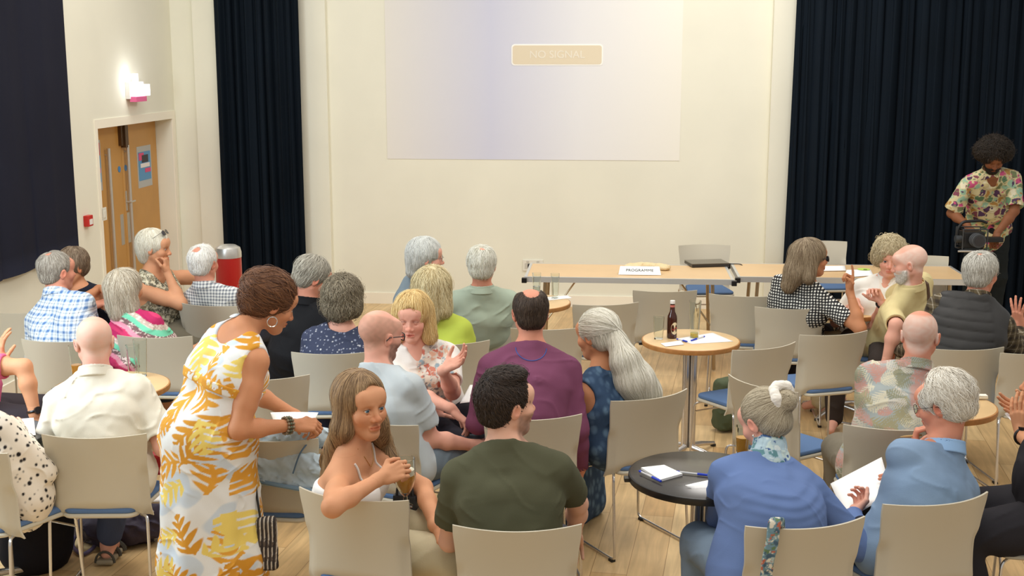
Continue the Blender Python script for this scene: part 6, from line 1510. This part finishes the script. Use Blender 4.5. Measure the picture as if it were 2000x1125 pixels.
c_ = G(232, 1030, .09); bp = [E(c_, (.19, .11, .10), rz(10), k=.04), E(c_+V(.13, .05, .03), (.13, .09, .11), k=.04), E(c_+V(-.14, .02, -.02), (.10, .07, .06), k=.04), PL((0, 0, .004), (0, 0, -1), k=.01)]
ob = softmesh('backpack', bp, .007, mat('purple_nylon', (50, 42, 60), .6, bump=.2), 'dark purple backpack on the floor under the cream shirt man\'s chair', 'backpack', .016, 16., c=c_)
b = MB(); b.tube([p-c_ for p in smoothpath([G(150, 1040, .05), G(142, 1065, .02), G(160, 1082, .015), G(182, 1070, .02), G(190, 1050, .06)])], .010, 8); b.build('strap', mat('purple_strap', (92, 82, 112), .7), ob, True)
b = MB(); b.tube([p-c_ for p in smoothpath([G(250, 990, .20), G(280, 985, .22), G(300, 1000, .2)])], .004, 6); b.build('piping', mat('piping_pale', (160, 150, 160), .7), ob, True)
c_ = G(306, 905, .55); o = softmesh('purse', [BX(c_, (.035, .03, .05), rr=.015)], .005, mat('red_leather', (176, 34, 40), .45), 'small red purse by the cream shirt man\'s right hip', 'purse', .002)
c_ = G(312, 970, .3); e = paper([G(295, 965, .3), G(330, 962, .3), G(330, 980, .3), G(296, 982, .3)], 'white pages lying on a seat beside the leaf dress', thick=.01)
# green rucksack beyond the bottle table
c_ = G(1420, 795, .16); o = softmesh('rucksack', [BX(c_+V(0, 0, .02), (.085, .07, .17), rz(15), rr=.04), E(c_+V(.03, -.05, -.04), (.06, .04, .09), k=.02), PL((0, 0, .004), (0, 0, -1))], .007, mat('green_canvas', (78, 88, 62), .85, bump=.3), 'olive green rucksack on the floor behind the chair with blue seat', 'rucksack', .007, 14., c=c_)
# strap hung on the front chair
s0 = GY(1512, 1022, c23[1]-.262); vs = []
P = [GY(1522, 1038, c23[1]-.20), GY(1520, 1020, c23[1]-.235), GY(1512, 1026, c23[1]-.268), GY(1508, 1060, c23[1]-.280), GY(1500, 1095, c23[1]-.285), GY(1494, 1150, c23[1]-.28)]; sp = smoothpath(P, 6)
pr = [BX((sp[i]+sp[i+1])/2, (.020, .005, .016), rr=.004, k=.006) for i in range(len(sp)-1)]
o = softmesh('bag_strap', pr, .0034, vmat('cloth_pattern'), 'patterned fabric strap in blue, green and rust hung over the front chair back', 'strap', .001, c=P[0], pat=lambda v: pat_multi([(110, 140, 150), (170, 184, 178), (96, 120, 84), (176, 100, 76), (214, 206, 186), (70, 92, 108)], .016)(v, dict(Hp=P[0])))
# video rig
cc = GY(1902, 466, 10.02); e = empty('video_camera', cc); tag(e, 'black cinema camera in a handled cage held by the standing man', 'camera')
KB = mat('camera_black', (26, 26, 27), .45, spec=.5)
b = MB(); b.box((-.10, -.06, -.07), (.07, .10, .06), bev=.01); b.build('body', KB, e); MB().tube([V(-.01, -.06, 0), V(-.01, -.15, 0)], [.055, .052], 24).build('lens', mat('lens_ring', (58, 60, 62), .3), e, True)
MB().tube([V(-.01, -.149, 0), V(-.01, -.152, 0)], .040, 24).build('front_glass', mat('lens_glass', (30, 34, 44), .05, spec=1.), e, True)
MB().tube(bend([V(-.13, 0, -.05), V(-.14, 0, .08), V(-.10, 0, .14), V(.05, 0, .15), V(.10, 0, .13)], .03), .012, 10).build('top_handle', KB, e, True)
MB().tube([V(-.16, -.10, -.09), V(.05, -.10, -.09)], .008, 8).build('rod', STEEL, e, True); MB().tube([V(-.16, -.02, .0), V(-.11, -.02, .0)], .03, 16).build('grip_knob', mat('lens_ring', (58, 60, 62)), e, True)
b = MB(); b.box((.08, -.02, -.03), (.24, .06, .01), bev=.006); b.build('side_monitor', KB, e)
b = MB()
for x in (-.115, .085):
    for y in (-.07, .09): b.tube([V(x, y, -.085), V(x, y, .085)], .006, 6)
for z in (-.085, .085):
    b.tube([V(-.115, -.07, z), V(.085, -.07, z), V(.085, .09, z), V(-.115, .09, z)], .006, 6, closed=True)
b.build('cage', mat('cage_grey', (74, 74, 74), .4, .5), e)
for y, r_ in ((-.075, .058), (-.105, .057), (-.135, .056)): MB().tube([V(-.01, y, 0), V(-.01, y-.012, 0)], r_, 24).build('focus_ring', mat('lens_ribs', (84, 86, 88), .5), e, True)
# items on the right wooden table
p = G(1908, 778, .733); e = empty('spectacles_case', p); tag(e, 'pale folded spectacles case on the right wooden table', 'case'); b = MB(); b.box((-.04, -.02, 0), (.05, .02, .014), rz(-4), None, .005); b.build('case', mat('case_pale', (222, 212, 186), .6), e); b = MB(); b.box((-.038, -.018, .014), (.048, .018, .019), rz(-4), None, .002); b.build('flap', mat('case_pale2', (236, 230, 214), .6), e)
for nm, o_ in (('stick', 0),): pass
# sandal of the cream shirt man
A = f8['J'][1][2]; W = lambda p: f8['Rb']@np.array(p)+f8['T0']
pr = [BX((A[0], A[1]+.045, .018), (.042, .125, .014), rr=.012), PL((0, 0, .003), (0, 0, -1))]
v, q = sdf_mesh(pr, *bbox(pr), .005); o = mk('sandal', v, q, mat('sandal_sole', (150, 140, 118), .8), f8['root'])
for y0, z0, w_ in ((-.065, .055, .006), (.02, .05, .010), (.09, .045, .012)):
    b = MB(); b.tube([V(A[0]+.046*cos(a), A[1]+y0, .015+z0*sin(a)) for a in np.linspace(0, pi, 12)], w_, 6); b.build('sandal_strap', mat('sandal_strap', (76, 74, 66), .8), f8['root'], True)
print('done')
